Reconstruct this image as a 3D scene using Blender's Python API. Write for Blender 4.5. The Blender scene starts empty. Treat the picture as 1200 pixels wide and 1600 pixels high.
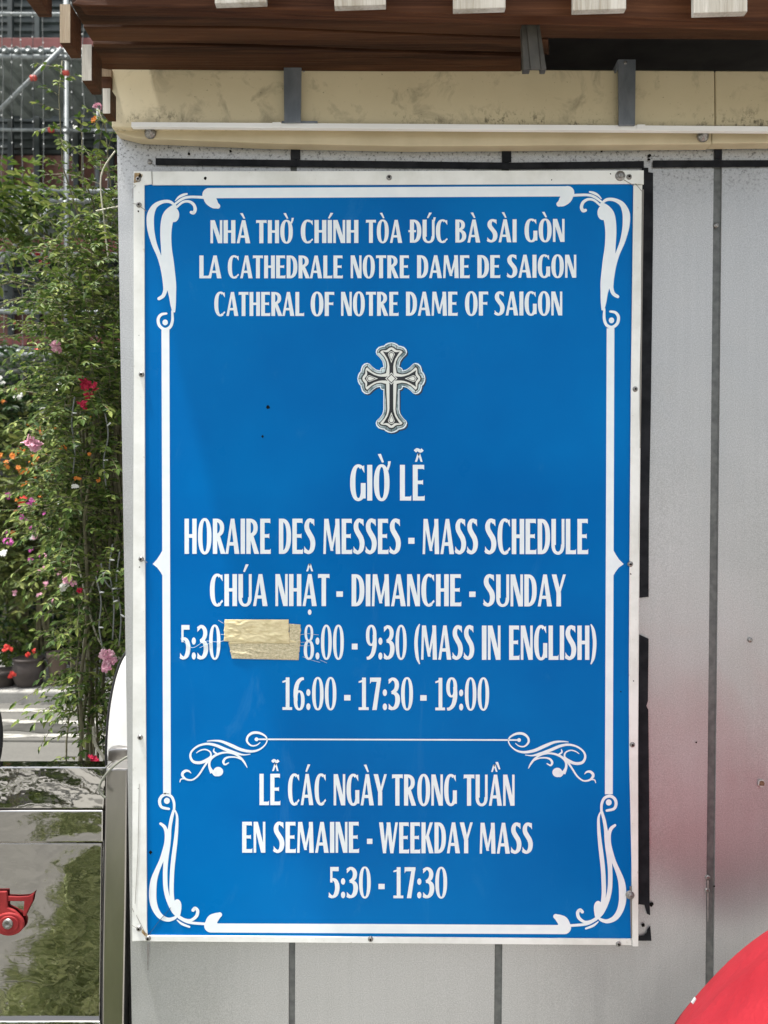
import bpy, bmesh, math, random
from mathutils import Vector, Matrix, noise
random.seed(7)
R = math.radians
sc = bpy.context.scene
# ------------------------------------------------------------ camera
F = 1155.0                       # focal length in pixels of a 1200 x 1600 frame
EYE = Vector((0, 0, 1.6))
yaw, pitch, roll = R(0.62), R(0.66), R(0.28)
fw = Vector((-math.sin(yaw)*math.cos(pitch), math.cos(yaw)*math.cos(pitch), -math.sin(pitch)))
r0 = Vector((math.cos(yaw), math.sin(yaw), 0)); u0 = r0.cross(fw)
rt = r0*math.cos(roll) + u0*math.sin(roll); up = -r0*math.sin(roll) + u0*math.cos(roll)
cam = bpy.data.cameras.new('camera'); camo = bpy.data.objects.new('camera', cam)
sc.collection.objects.link(camo); sc.camera = camo
M4 = Matrix((rt, up, -fw)).transposed().to_4x4(); M4.translation = EYE
camo.matrix_world = M4
cam.sensor_fit = 'VERTICAL'; cam.sensor_height = 36; cam.sensor_width = 27
cam.lens = F/1600*36; cam.clip_start = .02; cam.clip_end = 400
cam.dof.use_dof = True; cam.dof.focus_distance = 1.73; cam.dof.aperture_fstop = 5.0
# ------------------------------------------------------------ world, sun, exposure
SUN_EL, SUN_AZ = 75, 252         # azimuth: clockwise from +y
w = bpy.data.worlds.new('World'); sc.world = w; w.use_nodes = True
nt = w.node_tree; bg = nt.nodes['Background']; bg.inputs[1].default_value = .12
sky = nt.nodes.new('ShaderNodeTexSky'); sky.sky_type = 'NISHITA'; sky.sun_disc = False
sky.sun_elevation = R(SUN_EL); sky.sun_rotation = R(SUN_AZ); sky.dust_density = 4; sky.air_density = 1.0; sky.ozone_density = .8
hs = nt.nodes.new('ShaderNodeHueSaturation'); hs.inputs['Saturation'].default_value = .35
nt.links.new(sky.outputs[0], hs.inputs['Color']); nt.links.new(hs.outputs[0], bg.inputs[0])
sun = bpy.data.lights.new('sun', 'SUN'); suno = bpy.data.objects.new('sun', sun); sc.collection.objects.link(suno)
sun.energy = 3.2; sun.angle = R(2.5); sun.color = (1, .97, .92)
sd = Vector((math.sin(R(SUN_AZ))*math.cos(R(SUN_EL)), math.cos(R(SUN_AZ))*math.cos(R(SUN_EL)), math.sin(R(SUN_EL))))
suno.rotation_euler = sd.to_track_quat('Z', 'Y').to_euler()
sc.view_settings.view_transform = 'Standard'; sc.view_settings.look = 'None'
sc.view_settings.exposure = 1.38; sc.view_settings.gamma = 1
# ------------------------------------------------------------ helpers
C = sc.collection
WALL = 1.75                      # the kiosk wall stands 1.75 m in front of the camera
def P(px, py, y):
    """the point on the upright plane at depth y seen at photo position px, py"""
    d = fw + rt*((px-600)/F) + up*((800-py)/F)
    return EYE + d*(y/d.y)
def G(px, py, z=0.0):
    d = fw + rt*((px-600)/F) + up*((800-py)/F)
    return EYE + d*((z-EYE.z)/d.z)
def mesh(name, vs, fs, mat=None, parent=None, smooth=False):
    me = bpy.data.meshes.new(name); me.from_pydata([tuple(v) for v in vs], [], fs); me.update()
    if mat: me.materials.append(mat)
    if smooth:
        me.polygons.foreach_set('use_smooth', [True]*len(me.polygons))
    o = bpy.data.objects.new(name, me); C.objects.link(o)
    if parent:
        o.parent = parent; o.matrix_parent_inverse = Matrix.Translation(-parent.location)
    return o
def tag(o, label=None, cat=None, group=None, kind=None):
    if label: o['label'] = label
    if cat: o['category'] = cat
    if group: o['group'] = group
    if kind: o['kind'] = kind
    return o
def thing(name, label, cat, loc, group=None):
    o = bpy.data.objects.new(name, None); C.objects.link(o); o.location = loc
    o.empty_display_size = .1
    return tag(o, label, cat, group)
class MB:
    def __init__(s): s.v = []; s.f = []
    def add(s, vs, fs):
        n = len(s.v); s.v += [Vector(v) for v in vs]; s.f += [tuple(i+n for i in f) for f in fs]; return s
    def build(s, name, mat, parent=None, smooth=False, bevel=0, seg=2):
        o = mesh(name, s.v, s.f, mat, parent, smooth)
        if bevel:
            m = o.modifiers.new('bevel', 'BEVEL'); m.width = bevel; m.segments = seg; m.limit_method = 'ANGLE'
        return o
    def prism(s, front, back):
        n = len(front)
        fs = [tuple(range(n)), tuple(range(2*n-1, n-1, -1))]
        fs += [(i, n+i, n+(i+1) % n, (i+1) % n) for i in range(n)]
        # orient: front loop given clockwise or not, recalc below
        return s.add(list(front)+list(back), fs)
    def box(s, x0, x1, y0, y1, z0, z1):
        v = [(x0,y0,z0),(x1,y0,z0),(x1,y0,z1),(x0,y0,z1),(x0,y1,z0),(x1,y1,z0),(x1,y1,z1),(x0,y1,z1)]
        return s.add(v, [(0,1,2,3),(5,4,7,6),(1,5,6,2),(4,0,3,7),(3,2,6,7),(4,5,1,0)])
    def tube(s, pts, r, n=8, r1=None, cap=True):
        pts = [Vector(p) for p in pts]; m = len(pts); vs = []; fs = []
        pr = None
        for i, p in enumerate(pts):
            t = (pts[min(i+1, m-1)] - pts[max(i-1, 0)]).normalized()
            if pr is None:
                a = Vector((0,0,1)) if abs(t.z) < .9 else Vector((1,0,0))
                u = t.cross(a).normalized()
            else:
                u = (pr - t*pr.dot(t)).normalized()
            pr = u; v = t.cross(u)
            rr = r if r1 is None else r + (r1-r)*i/max(1, m-1)
            for k in range(n):
                a = 2*math.pi*k/n; vs.append(p + u*(rr*math.cos(a)) + v*(rr*math.sin(a)))
        for i in range(m-1):
            for k in range(n):
                fs.append((i*n+k, i*n+(k+1) % n, (i+1)*n+(k+1) % n, (i+1)*n+k))
        if cap: fs += [tuple(range(n-1, -1, -1)), tuple(range((m-1)*n, m*n))]
        return s.add(vs, fs)
    def lathe(s, c, axis, prof, n=16):
        """prof: (radius, distance along axis)"""
        c = Vector(c); ax = Vector(axis).normalized()
        a = Vector((0,0,1)) if abs(ax.z) < .9 else Vector((1,0,0))
        u = ax.cross(a).normalized(); v = ax.cross(u); vs = []; fs = []
        for (r, h) in prof:
            for k in range(n):
                t = 2*math.pi*k/n; vs.append(c + ax*h + u*(r*math.cos(t)) + v*(r*math.sin(t)))
        for i in range(len(prof)-1):
            for k in range(n):
                fs.append((i*n+k, i*n+(k+1) % n, (i+1)*n+(k+1) % n, (i+1)*n+k))
        fs += [tuple(range(n)), tuple(range((len(prof)-1)*n, len(prof)*n))]
        return s.add(vs, fs)
def fixn(o):
    bm = bmesh.new(); bm.from_mesh(o.data); bmesh.ops.recalc_face_normals(bm, faces=bm.faces); bm.to_mesh(o.data); bm.free(); return o
def slab(name, px, y, th, mat, parent=None, bevel=0, sub=0):
    """a board whose front outline is seen at the given photo positions, front at depth y, th thick"""
    f = [P(a, b, y) for a, b in px]; bk = [v + Vector((0, th, 0)) for v in f]
    o = MB().prism(f, bk).build(name, mat, parent, bevel=bevel); fixn(o)
    return o
def catmull(pts, n=8):
    out = []; m = len(pts)
    for i in range(m-1):
        p0, p1, p2, p3 = pts[max(i-1,0)], pts[i], pts[i+1], pts[min(i+2,m-1)]
        for j in range(n):
            t = j/n
            out.append(tuple(.5*((2*b_)+(-a+c_)*t+(2*a-5*b_+4*c_-d)*t*t+(-a+3*b_-3*c_+d)*t**3) for a, b_, c_, d in zip(p0, p1, p2, p3)))
    out.append(tuple(pts[-1])); return out
def rect(x0, y0, x1, y1): return [(x0,y0),(x1,y0),(x1,y1),(x0,y1)]
# ------------------------------------------------------------ materials
def newmat(name, col, rough=.6, metal=0.0, spec=.5):
    m = bpy.data.materials.new(name); m.use_nodes = True
    b = m.node_tree.nodes['Principled BSDF']
    b.inputs['Base Color'].default_value = (*col, 1); b.inputs['Roughness'].default_value = rough
    b.inputs['Metallic'].default_value = metal; b.inputs['Specular IOR Level'].default_value = spec
    return m
def N(m, t, **kw):
    n = m.node_tree.nodes.new(t)
    for k, v in kw.items(): setattr(n, k, v)
    return n
def L(m, a, b): m.node_tree.links.new(a, b)
def B(m): return m.node_tree.nodes['Principled BSDF']
def coords(m, scale=(1,1,1), rot=(0,0,0)):
    t = N(m, 'ShaderNodeTexCoord'); p = N(m, 'ShaderNodeMapping'); p.inputs['Scale'].default_value = scale; p.inputs['Rotation'].default_value = rot
    L(m, t.outputs['Object'], p.inputs['Vector']); return p.outputs[0]
def tex(m, co, scale, detail=4, rough=.55, kind='NOISE', dist=0):
    n = N(m, 'ShaderNodeTexNoise'); n.inputs['Scale'].default_value = scale; n.inputs['Detail'].default_value = detail
    n.inputs['Roughness'].default_value = rough; n.inputs['Distortion'].default_value = dist
    L(m, co, n.inputs['Vector']); return n.outputs['Fac']
def ramp(m, fac, stops):
    r = N(m, 'ShaderNodeValToRGB'); e = r.color_ramp.elements
    while len(e) < len(stops): e.new(.5)
    for i, (p, c) in enumerate(stops):
        e[i].position = p; e[i].color = (*c, 1) if len(c) == 3 else c
    L(m, fac, r.inputs[0]); return r.outputs[0]
def g(v): return (v, v, v)
def mix(m, fac, a, b, mode='MIX'):
    n = N(m, 'ShaderNodeMix', data_type='RGBA', blend_type=mode)
    if isinstance(fac, (int, float)): n.inputs[0].default_value = fac
    else: L(m, fac, n.inputs[0])
    for k, v in ((6, a), (7, b)):
        if isinstance(v, tuple): n.inputs[k].default_value = (*v, 1)
        else: L(m, v, n.inputs[k])
    return n.outputs[2]
def bump(m, h, strength=.2, dist=.002):
    n = N(m, 'ShaderNodeBump'); n.inputs['Strength'].default_value = strength; n.inputs['Distance'].default_value = dist
    L(m, h, n.inputs['Height']); L(m, n.outputs[0], B(m).inputs['Normal']); return n
def base(m, c): L(m, c, B(m).inputs['Base Color'])
def noisy(name, c1, c2, scale, rough=.6, metal=0, bmp=0, stretch=(1,1,1), detail=5, spec=.5, lo=.35, hi=.65):
    m = newmat(name, c1, rough, metal, spec); co = coords(m, stretch)
    f = tex(m, co, scale, detail); base(m, ramp(m, f, [(lo, c1), (hi, c2)]))
    if bmp: bump(m, f, bmp)
    return m

# galvanised sheet: fine spangle, faint rubbed patches, mould specks below the eave
zinc = newmat('zinc', (.42,.42,.41), .45, .62)
co = coords(zinc); f1 = tex(zinc, co, 380, 3, .65); f2 = tex(zinc, co, 3.2, 6, .6); f3 = tex(zinc, coords(zinc, (60,60,2)), 1.0, 4)
c = ramp(zinc, f1, [(.32, (.31,.315,.315)), (.5, (.46,.47,.47)), (.70, (.63,.64,.64))])
c = mix(zinc, .35, c, ramp(zinc, f2, [(.3, (.35,.35,.34)), (.7, (.52,.52,.51))]))
c = mix(zinc, .05, c, ramp(zinc, f3, [(.4, (.3,.3,.3)), (.6, (.55,.55,.54))]))
sx = N(zinc, 'ShaderNodeSeparateXYZ'); tc = N(zinc, 'ShaderNodeTexCoord'); L(zinc, tc.outputs['Object'], sx.inputs[0])
mr = N(zinc, 'ShaderNodeMapRange'); L(zinc, sx.outputs['Z'], mr.inputs[0])
for k, v in ((1, 2.28), (2, 2.47), (3, 0), (4, 1)): mr.inputs[k].default_value = v
sp = ramp(zinc, tex(zinc, co, 190, 3, .7), [(.56, g(0)), (.63, g(1))])
ml = N(zinc, 'ShaderNodeMath', operation='MULTIPLY'); L(zinc, sp, ml.inputs[0]); L(zinc, mr.outputs[0], ml.inputs[1])
c = mix(zinc, ml.outputs[0], c, (.05,.05,.045)); base(zinc, c)
L(zinc, ramp(zinc, f2, [(.3, g(.42)), (.7, g(.56))]), B(zinc).inputs['Roughness'])
b1 = bump(zinc, f1, .12, .0006); b2 = N(zinc, 'ShaderNodeBump'); b2.inputs['Strength'].default_value = .5; b2.inputs['Distance'].default_value = .022
L(zinc, tex(zinc, coords(zinc, (1,1,.55)), 3.4, 3, .5, dist=.4), b2.inputs['Height']); L(zinc, b2.outputs[0], b1.inputs['Normal'])
groove_m = noisy('groove', (.09,.097,.094), (.15,.157,.15), 60, .55, .2)
drip_m = noisy('drip_stain', (.20,.185,.165), (.34,.33,.31), 40, .6, .2)
black_tape = noisy('black_tape', (.008,.009,.011), (.02,.021,.024), 30, .75, 0, .1, spec=.12)
hole_m = newmat('hole', (.006,.005,.004), .9, 0, .1)
rust_m = noisy('rust', (.12,.06,.03), (.2,.12,.07), 300, .8)
# painted beige board with grime smears
beige = newmat('beige', (.5,.4,.23), .45, 0, .4); co = coords(beige, (1,1,1))
f = tex(beige, co, 14, 6, .65, dist=.6); f2 = tex(beige, co, 3, 5); f3 = tex(beige, coords(beige, (6,1,1)), 38, 4, .7)
c = ramp(beige, f2, [(.3, (.52,.45,.29)), (.7, (.62,.54,.36))])
c = mix(beige, ramp(beige, f, [(.53, g(0)), (.70, g(.6))]), c, (.19,.165,.11))
c = mix(beige, ramp(beige, tex(beige, co, 120, 3, .7), [(.66, g(0)), (.70, g(.7))]), c, (.12,.1,.07)); 
sxb = N(beige, 'ShaderNodeSeparateXYZ'); tcb = N(beige, 'ShaderNodeTexCoord'); L(beige, tcb.outputs['Object'], sxb.inputs[0])
mrb = N(beige, 'ShaderNodeMapRange'); L(beige, sxb.outputs['Z'], mrb.inputs[0]); zb_ = P(600,194,1.7).z
for k, v in ((1, zb_+.045), (2, zb_+.008), (3, 0), (4, 1)): mrb.inputs[k].default_value = v
spb = ramp(beige, tex(beige, coords(beige, (1,1,.7)), 85, 4, .75), [(.52, g(0)), (.62, g(.85))])
spb2 = ramp(beige, tex(beige, coords(beige, (.35,1,1)), 9, 3, .6), [(.45, g(0)), (.62, g(1))])
m1 = N(beige, 'ShaderNodeMath', operation='MULTIPLY'); L(beige, spb, m1.inputs[0]); L(beige, mrb.outputs[0], m1.inputs[1])
m2 = N(beige, 'ShaderNodeMath', operation='MULTIPLY'); L(beige, m1.outputs[0], m2.inputs[0]); L(beige, spb2, m2.inputs[1])
c = mix(beige, m2.outputs[0], c, (.09,.075,.045)); base(beige, c)
bump(beige, f2, .15, .004)
beige_low = noisy('beige_low', (.46,.39,.25), (.56,.48,.32), 8, .5)
channel_m = noisy('channel_paint', (.045,.042,.034), (.075,.07,.057), 30, .6)
alu = noisy('alu', (.78,.78,.75), (.88,.88,.86), 12, .4, 0, .05, (.3,1,6))
strap_m = noisy('strap', (.15,.17,.19), (.22,.24,.26), 40, .45, .5, .1, (1,1,.4))
def wood(name, c1, c2, c3, along='x', sc_=1.0, rough=.55, bmp=.4):
    m = newmat(name, c1, rough, 0, .12)
    st = {'x': (2.2,60,60), 'y': (60,2.2,60), 'z': (60,60,3)}[along]
    co = coords(m, tuple(s*sc_ for s in st)); f = tex(m, co, 1.6, 6, .6, dist=1.2)
    f2 = tex(m, coords(m, tuple(s*.22 for s in st)), 1.0, 3, .5, dist=.6)
    c = ramp(m, f, [(.3, c1), (.52, c2), (.72, c3)])
    c = mix(m, .5, c, ramp(m, f2, [(.35, c1), (.65, c3)])); base(m, c)
    bump(m, f, bmp, .003); return m
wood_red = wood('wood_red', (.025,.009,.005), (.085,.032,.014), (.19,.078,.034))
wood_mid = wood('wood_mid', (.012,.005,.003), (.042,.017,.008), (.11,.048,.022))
wood_end = wood('wood_end', (.22,.15,.09), (.36,.27,.18), (.46,.38,.28), 'z', 2.2, .8, .8)
wood_grey = wood('wood_grey', (.32,.29,.24), (.52,.49,.43), (.66,.63,.56), 'z', 2.4, .8, .9)
wood_pale = wood('wood_pale', (.26,.22,.16), (.50,.47,.40), (.64,.61,.55), 'z', 1.4, .7, .7)
roof_m = noisy('roof_sheet', (.05,.045,.04), (.09,.08,.07), 9, .7)
dark_in = noisy('dark_inside', (.03,.034,.042), (.05,.055,.065), 5, .7)
white_frame = newmat('white_frame', (.76,.77,.73), .42, 0, .4); co = coords(white_frame)
f = tex(white_frame, co, 9, 6, .65); c = ramp(white_frame, f, [(.35, (.66,.67,.62)), (.6, (.79,.80,.76))])
c = mix(white_frame, ramp(white_frame, tex(white_frame, co, 75, 4, .7), [(.66, g(0)), (.74, g(.5))]), c, (.32,.28,.2)); base(white_frame, c)
blue = newmat('blue_print', (.0,.13,.42), .3, 0, .06); co = coords(blue)
f = tex(blue, co, 2.2, 4, .5); f2 = tex(blue, co, 260, 3, .7)
c = ramp(blue, f, [(.35, (.0,.115,.375)), (.65, (.0,.152,.445))])
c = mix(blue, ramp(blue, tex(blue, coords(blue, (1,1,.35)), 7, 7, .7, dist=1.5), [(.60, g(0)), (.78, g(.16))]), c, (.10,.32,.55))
c = mix(blue, ramp(blue, f2, [(.73, g(0)), (.77, g(.7))]), c, (.01,.03,.09))
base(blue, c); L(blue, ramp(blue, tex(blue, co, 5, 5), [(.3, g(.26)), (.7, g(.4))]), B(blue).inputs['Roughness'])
bump(blue, tex(blue, coords(blue, (1,1,.5)), 4, 2), .2, .012)
ink = noisy('white_ink', (.74,.80,.82), (.79,.84,.85), 30, .35, spec=.35)
ink_black = newmat('ink_black', (.008,.010,.012), .35)
ink_shadow = newmat('ink_shadow', (.004,.028,.075), .35)
ink_pale = newmat('ink_pale', (.70,.82,.86), .35)
ink_teal = noisy('ink_teal', (.13,.20,.21), (.55,.66,.66), 38, .35, lo=.4, hi=.6)
ink_cream = newmat('ink_cream', (.72,.74,.68), .35)
steel_screw = noisy('screw_steel', (.16,.155,.145), (.36,.35,.33), 300, .42, .8)
stain = noisy('brown_stain', (.22,.13,.05), (.48,.38,.22), 90, .8)
crack_m = newmat('crease', (.20,.19,.17), .7)
mask_tape = newmat('masking_tape', (.66,.58,.36), .7, 0, .3); co = coords(mask_tape, (1,1,1.8))
f = tex(mask_tape, co, 46, 5, .6, dist=.7); f2 = tex(mask_tape, coords(mask_tape, (1,1,5)), 26, 4)
base(mask_tape, ramp(mask_tape, f, [(.3, (.52,.44,.24)), (.6, (.70,.62,.38))])); bump(mask_tape, f2, .35, .003)
tape_thin = newmat('thin_tape', (.40,.36,.25), .6, 0, .35); co = coords(tape_thin, (1,1,2.2))
base(tape_thin, ramp(tape_thin, tex(tape_thin, co, 150, 4, .75), [(.35, (.34,.31,.20)), (.5, (.52,.46,.29)), (.66, (.68,.62,.44))])); bump(tape_thin, tex(tape_thin, co, 90, 4, .7), .5, .002)
thread_m = newmat('tape_thread', (.55,.62,.62), .5)
# polished stainless: slow ripples bend what it mirrors
steel = newmat('polished_steel', (.43,.42,.405), .07, 1.0); co = coords(steel, (1,1,1.4))
f = tex(steel, co, 2.6, 2, .4, dist=.8); f2 = tex(steel, co, 11, 3, .5)
b1 = bump(steel, f, .7, .02); b2 = N(steel, 'ShaderNodeBump'); b2.inputs['Strength'].default_value = .22; b2.inputs['Distance'].default_value = .006
L(steel, f2, b2.inputs['Height']); L(steel, b1.outputs[0], b2.inputs['Normal']); L(steel, b2.outputs[0], B(steel).inputs['Normal'])
L(steel, ramp(steel, tex(steel, coords(steel, (1,1,20)), 16, 4), [(.3, g(.02)), (.7, g(.07))]), B(steel).inputs['Roughness'])
steel_dull = noisy('dull_steel', (.36,.345,.33), (.48,.465,.44), 9, .28, 1.0, .12, (1,1,.3))
mirror_red = noisy('mirror_red', (.20,.014,.016), (.30,.03,.03), 26, .6, 0, .2, spec=.25)
cloth = newmat('red_cloth', (.5,.03,.045), .62, 0, .25); co = coords(cloth)
base(cloth, ramp(cloth, tex(cloth, co, 7, 4), [(.3, (.36,.019,.028)), (.7, (.44,.028,.039))])); bump(cloth, tex(cloth, coords(cloth, (1,1,.6)), 16, 5, .6), .8, .010)
tr = N(cloth, 'ShaderNodeBsdfTranslucent'); tr.inputs[0].default_value = (.4,.025,.038,1); mx = N(cloth, 'ShaderNodeMixShader'); mx.inputs[0].default_value = .35
L(cloth, B(cloth).outputs[0], mx.inputs[1]); L(cloth, tr.outputs[0], mx.inputs[2]); L(cloth, mx.outputs[0], [n for n in cloth.node_tree.nodes if n.type == 'OUTPUT_MATERIAL'][0].inputs[0])
leafs = {}
def leafmat(name, stops, rough=.58):
    m = newmat(name, (.06,.1,.03), rough, 0, .3)
    ge = N(m, 'ShaderNodeNewGeometry'); base(m, ramp(m, ge.outputs['Random Per Island'], stops))
    tr = N(m, 'ShaderNodeBsdfTranslucent'); mx = N(m, 'ShaderNodeMixShader'); mx.inputs[0].default_value = .22
    L(m, ramp(m, ge.outputs['Random Per Island'], stops), tr.inputs[0])
    out = [n for n in m.node_tree.nodes if n.type == 'OUTPUT_MATERIAL'][0]
    L(m, B(m).outputs[0], mx.inputs[1]); L(m, tr.outputs[0], mx.inputs[2]); L(m, mx.outputs[0], out.inputs[0]); return m
leaf_vine = leafmat('leaf_vine', [(0, (.024,.055,.010)), (.35, (.068,.120,.020)), (.75, (.135,.19,.036)), (1, (.26,.30,.08))])
leaf_dark = leafmat('leaf_dark', [(0, (.012,.034,.010)), (.6, (.030,.066,.018)), (1, (.07,.12,.032))])
leaf_olive = leafmat('leaf_olive', [(0, (.05,.075,.02)), (.5, (.11,.145,.034)), (1, (.20,.22,.06))])
stem_m = noisy('stem', (.09,.08,.04), (.17,.16,.09), 30, .7)
stem_pale = noisy('dry_stem', (.42,.40,.30), (.60,.58,.47), 30, .7)
def petal(name, a, b_): return leafmat(name, [(0, a), (1, b_)], .6)
pet_pink = petal('petal_pink', (.55,.22,.32), (.80,.52,.58)); pet_red = petal('petal_red', (.42,.012,.05), (.62,.04,.10))
pet_orange = petal('petal_orange', (.55,.14,.02), (.72,.30,.05)); pet_white = petal('petal_white', (.72,.72,.66), (.82,.82,.76))
pet_magenta = petal('petal_magenta', (.40,.05,.28), (.62,.16,.42)); pet_scarlet = petal('petal_scarlet', (.60,.03,.03), (.75,.10,.07))
tube_m = noisy('scaffold_tube', (.15,.17,.17), (.24,.265,.265), 20, .55, .1)
tube_red = noisy('clamp_red', (.45,.05,.04), (.55,.09,.06), 20, .6)
board_red = noisy('red_board', (.13,.035,.03), (.19,.055,.05), 5, .7)
brick_red = noisy('brick_brown', (.07,.028,.019), (.13,.053,.036), 6, .8)
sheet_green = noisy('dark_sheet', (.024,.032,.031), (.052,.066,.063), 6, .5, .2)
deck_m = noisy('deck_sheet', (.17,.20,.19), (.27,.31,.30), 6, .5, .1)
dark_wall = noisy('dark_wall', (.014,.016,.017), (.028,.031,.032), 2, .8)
wire_m = newmat('wire_grey', (.16,.17,.16), .5); wire_dark = newmat('wire_dark', (.035,.037,.036), .6)
bulb_m = newmat('bulb_white', (.75,.77,.74), .35)
pot_dark = noisy('pot_dark', (.035,.028,.025), (.065,.052,.045), 9, .7); pot_clay = noisy('pot_clay', (.10,.075,.058), (.16,.12,.09), 9, .8)
paving = newmat('paving', (.3,.3,.28), .8); co = coords(paving)
f = tex(paving, co, 1.2, 8, .6); f2 = tex(paving, co, 60, 3)
base(paving, mix(paving, .35, ramp(paving, f, [(.3, (.23,.225,.205)), (.7, (.34,.33,.305))]), ramp(paving, f2, [(.3, (.2,.2,.18)), (.7, (.38,.37,.34))]))); bump(paving, f2, .3, .003)
asphalt = newmat('asphalt', (.2,.2,.185), .85); co = coords(asphalt)
f = tex(asphalt, coords(asphalt, (.5,2.5,1)), 2.0, 7, .6); f2 = tex(asphalt, co, 90, 3)
base(asphalt, mix(asphalt, .3, ramp(asphalt, f, [(.3, (.058,.057,.050)), (.7, (.09,.087,.078))]), ramp(asphalt, f2, [(.3, (.08,.08,.07)), (.7, (.18,.175,.155))]))); bump(asphalt, f2, .3, .003)
sunstreak_m = newmat('sun_streak_tone', (.6,.6,.55), .7); co = coords(sunstreak_m, (1,5,1))  # pale tone of the dappled sunlight on the road
base(sunstreak_m, ramp(sunstreak_m, tex(sunstreak_m, co, 6, 6, .65), [(.42, (.13,.127,.115)), (.58, (.40,.39,.35))]))
dark_road_m = noisy('dark_asphalt', (.03,.03,.027), (.06,.06,.053), 9, .5)
grass_m = leafmat('grass_blades', [(0, (.15,.18,.08)), (.5, (.36,.41,.21)), (1, (.66,.68,.42))])
white_gloss = noisy('white_gloss', (.56,.56,.54), (.64,.64,.62), 6, .3)
rubber = noisy('black_rubber', (.012,.012,.013), (.022,.022,.023), 30, .6)
cable_m = noisy('grey_cable', (.14,.145,.115), (.2,.205,.165), 30, .5)

# ------------------------------------------------------------ ground, road, building
tag(mesh('ground', [(-60,-40,0),(60,-40,0),(60,60,0),(-60,60,0)], [(0,1,2,3)], paving), 'pale grey worn paving around the kiosk', 'ground', kind='structure')
tag(mesh('road', [(-40,3.4,.004),(40,3.4,.004),(40,5.8,.004),(-40,5.8,.004)], [(0,1,2,3)], asphalt), 'sunlit pale asphalt strip behind the gate', 'road', kind='structure')
k = MB().box(-40,40,5.8,8.6,-.2,.10).build('pavement', paving, bevel=.015); tag(k, 'raised kerbed pavement carrying the flower pots', 'pavement', kind='structure')
def strip(name, y0, y1, x0, x1, mat, z, lab, cat, wob=.01):
    vs = []; fs = []; n = 60
    for i in range(n+1):
        x = x0+(x1-x0)*i/n
        vs += [(x, y0+noise.noise((x*3, y0*7, 0))*wob*2, z), (x, y1+noise.noise((x*3, y1*9, 4))*wob*2, z)]
    fs = [(2*i, 2*i+2, 2*i+3, 2*i+1) for i in range(n)]
    tag(mesh(name, vs, fs, mat), lab, cat, kind='structure')
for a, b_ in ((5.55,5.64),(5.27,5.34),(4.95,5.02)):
    strip('sun_streak', a, b_, -9, 3, sunstreak_m, .008, 'pale streak of sunlight painted along the road', 'sun streak', .02)  # dappled sunlight put in as pale strips
strip('shade_patch', 5.06, 5.24, -2.75, -2.0, dark_road_m, .0081, 'dark streak of shade painted on the road', 'road shade', .05)  # shade on the road put in as a darker strip
strip('road_line', 4.86, 4.90, -9, 3, dark_road_m, .0081, 'dark line across the road', 'road line', .01)  # plain dark line across the road

bld = thing('building', 'dark building front clad in ribbed sheets behind the scaffolding', 'building', (-3, 9.4, 0))
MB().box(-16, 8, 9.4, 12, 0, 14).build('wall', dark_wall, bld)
def ribbed(name, x0, x1, z0, z1, y, mat, parent, pitch=.11, d=.03):
    vs = []; fs = []; z = z0; zs = []
    while z < z1:
        zs += [(z, 0), (z+pitch*.45, 0), (z+pitch*.55, -d), (z+pitch*.9, -d)]; z += pitch
    for (z, o) in zs: vs += [(x0, y+o, z), (x1, y+o, z)]
    fs = [(2*i, 2*i+1, 2*i+3, 2*i+2) for i in range(len(zs)-1)]
    return mesh(name, vs, fs, mat, parent)
def zat(py, y): return P(100, py, y).z
for (a, b_) in ((240, 158), (20, -80), (58, 26), (355, 300), (490, 402), (600, 556)):
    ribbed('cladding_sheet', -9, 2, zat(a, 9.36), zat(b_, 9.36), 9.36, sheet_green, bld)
for (a, b_) in ((297, 243), (396, 360), (530, 492), (660, 604)):
    MB().box(-9, 2, 9.30, 9.38, zat(a, 9.3), zat(b_, 9.3)).build('brick_band', brick_red, bld)
for px in (-60, 18, 60, 120, 175):
    a = P(px, 400, 9.28); MB().box(a.x-.03, a.x+.03, 9.24, 9.29, 0, 9).build('wall_post', sheet_green, bld)

# ------------------------------------------------------------ scaffolding
SY = 8.0
scf = thing('scaffolding', 'grey steel tube scaffolding with red toe boards and ribbed decks', 'scaffolding', (-4, SY, .10))
def stube(pts, y=SY, r=.024, name='tube', mat=None):
    return MB().tube([P(a, b_, y) for a, b_ in pts], r, 8).build(name, mat or tube_m, scf, True)
for py, y in ((22,8.1),(79,8.0),(89,7.95),(203,8.25),(298,8.0),(313,7.95),(345,8.1),(397,8.0),(430,8.1),(487,8.0),(545,8.0),(554,7.95),(578,8.2)):
    stube([(-120,py-1),(420,py+3)], y, .026 if y < 8.05 else .019)
for px, a, b_, y in ((103,-60,1060,8.0),(152,140,1060,9.0),(-70,-60,1060,8.0),(-20,-60,1060,9.0)):
    stube([(px,a),(px+2,b_)], y, .028)
stube([(-15,187),(97,76)], 7.9, .024, 'brace'); stube([(-15,425),(78,326)], 7.9, .024, 'brace')
for py in (60, 526, 372):
    h = {60: 17, 526: 15, 372: 22}[py]
    a = P(-120, py, 8.06); b_ = P(420, py+h, 8.06)
    MB().box(a.x, b_.x, 8.05, 8.09, b_.z, a.z).build('toe_board', board_red, scf, bevel=.004)
for py in (90, 315, 556):
    z = zat(py, 7.96); x0 = P(-120, py, 8).x; x1 = P(330, py, 8).x; vs = []; fs = []; x = x0; prof = []
    while x < x1:
        prof += [(x, 0), (x+.10, 0), (x+.125, .035), (x+.195, .035), (x+.22, 0)]; x += .24
    for (x, o) in prof: vs += [(x, 7.98, z+o), (x, 9.22, z+o)]
    fs = [(2*i, 2*i+1, 2*i+3, 2*i+2) for i in range(len(prof)-1)]
    mesh('deck_sheet', vs, fs, deck_m, scf)
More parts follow.
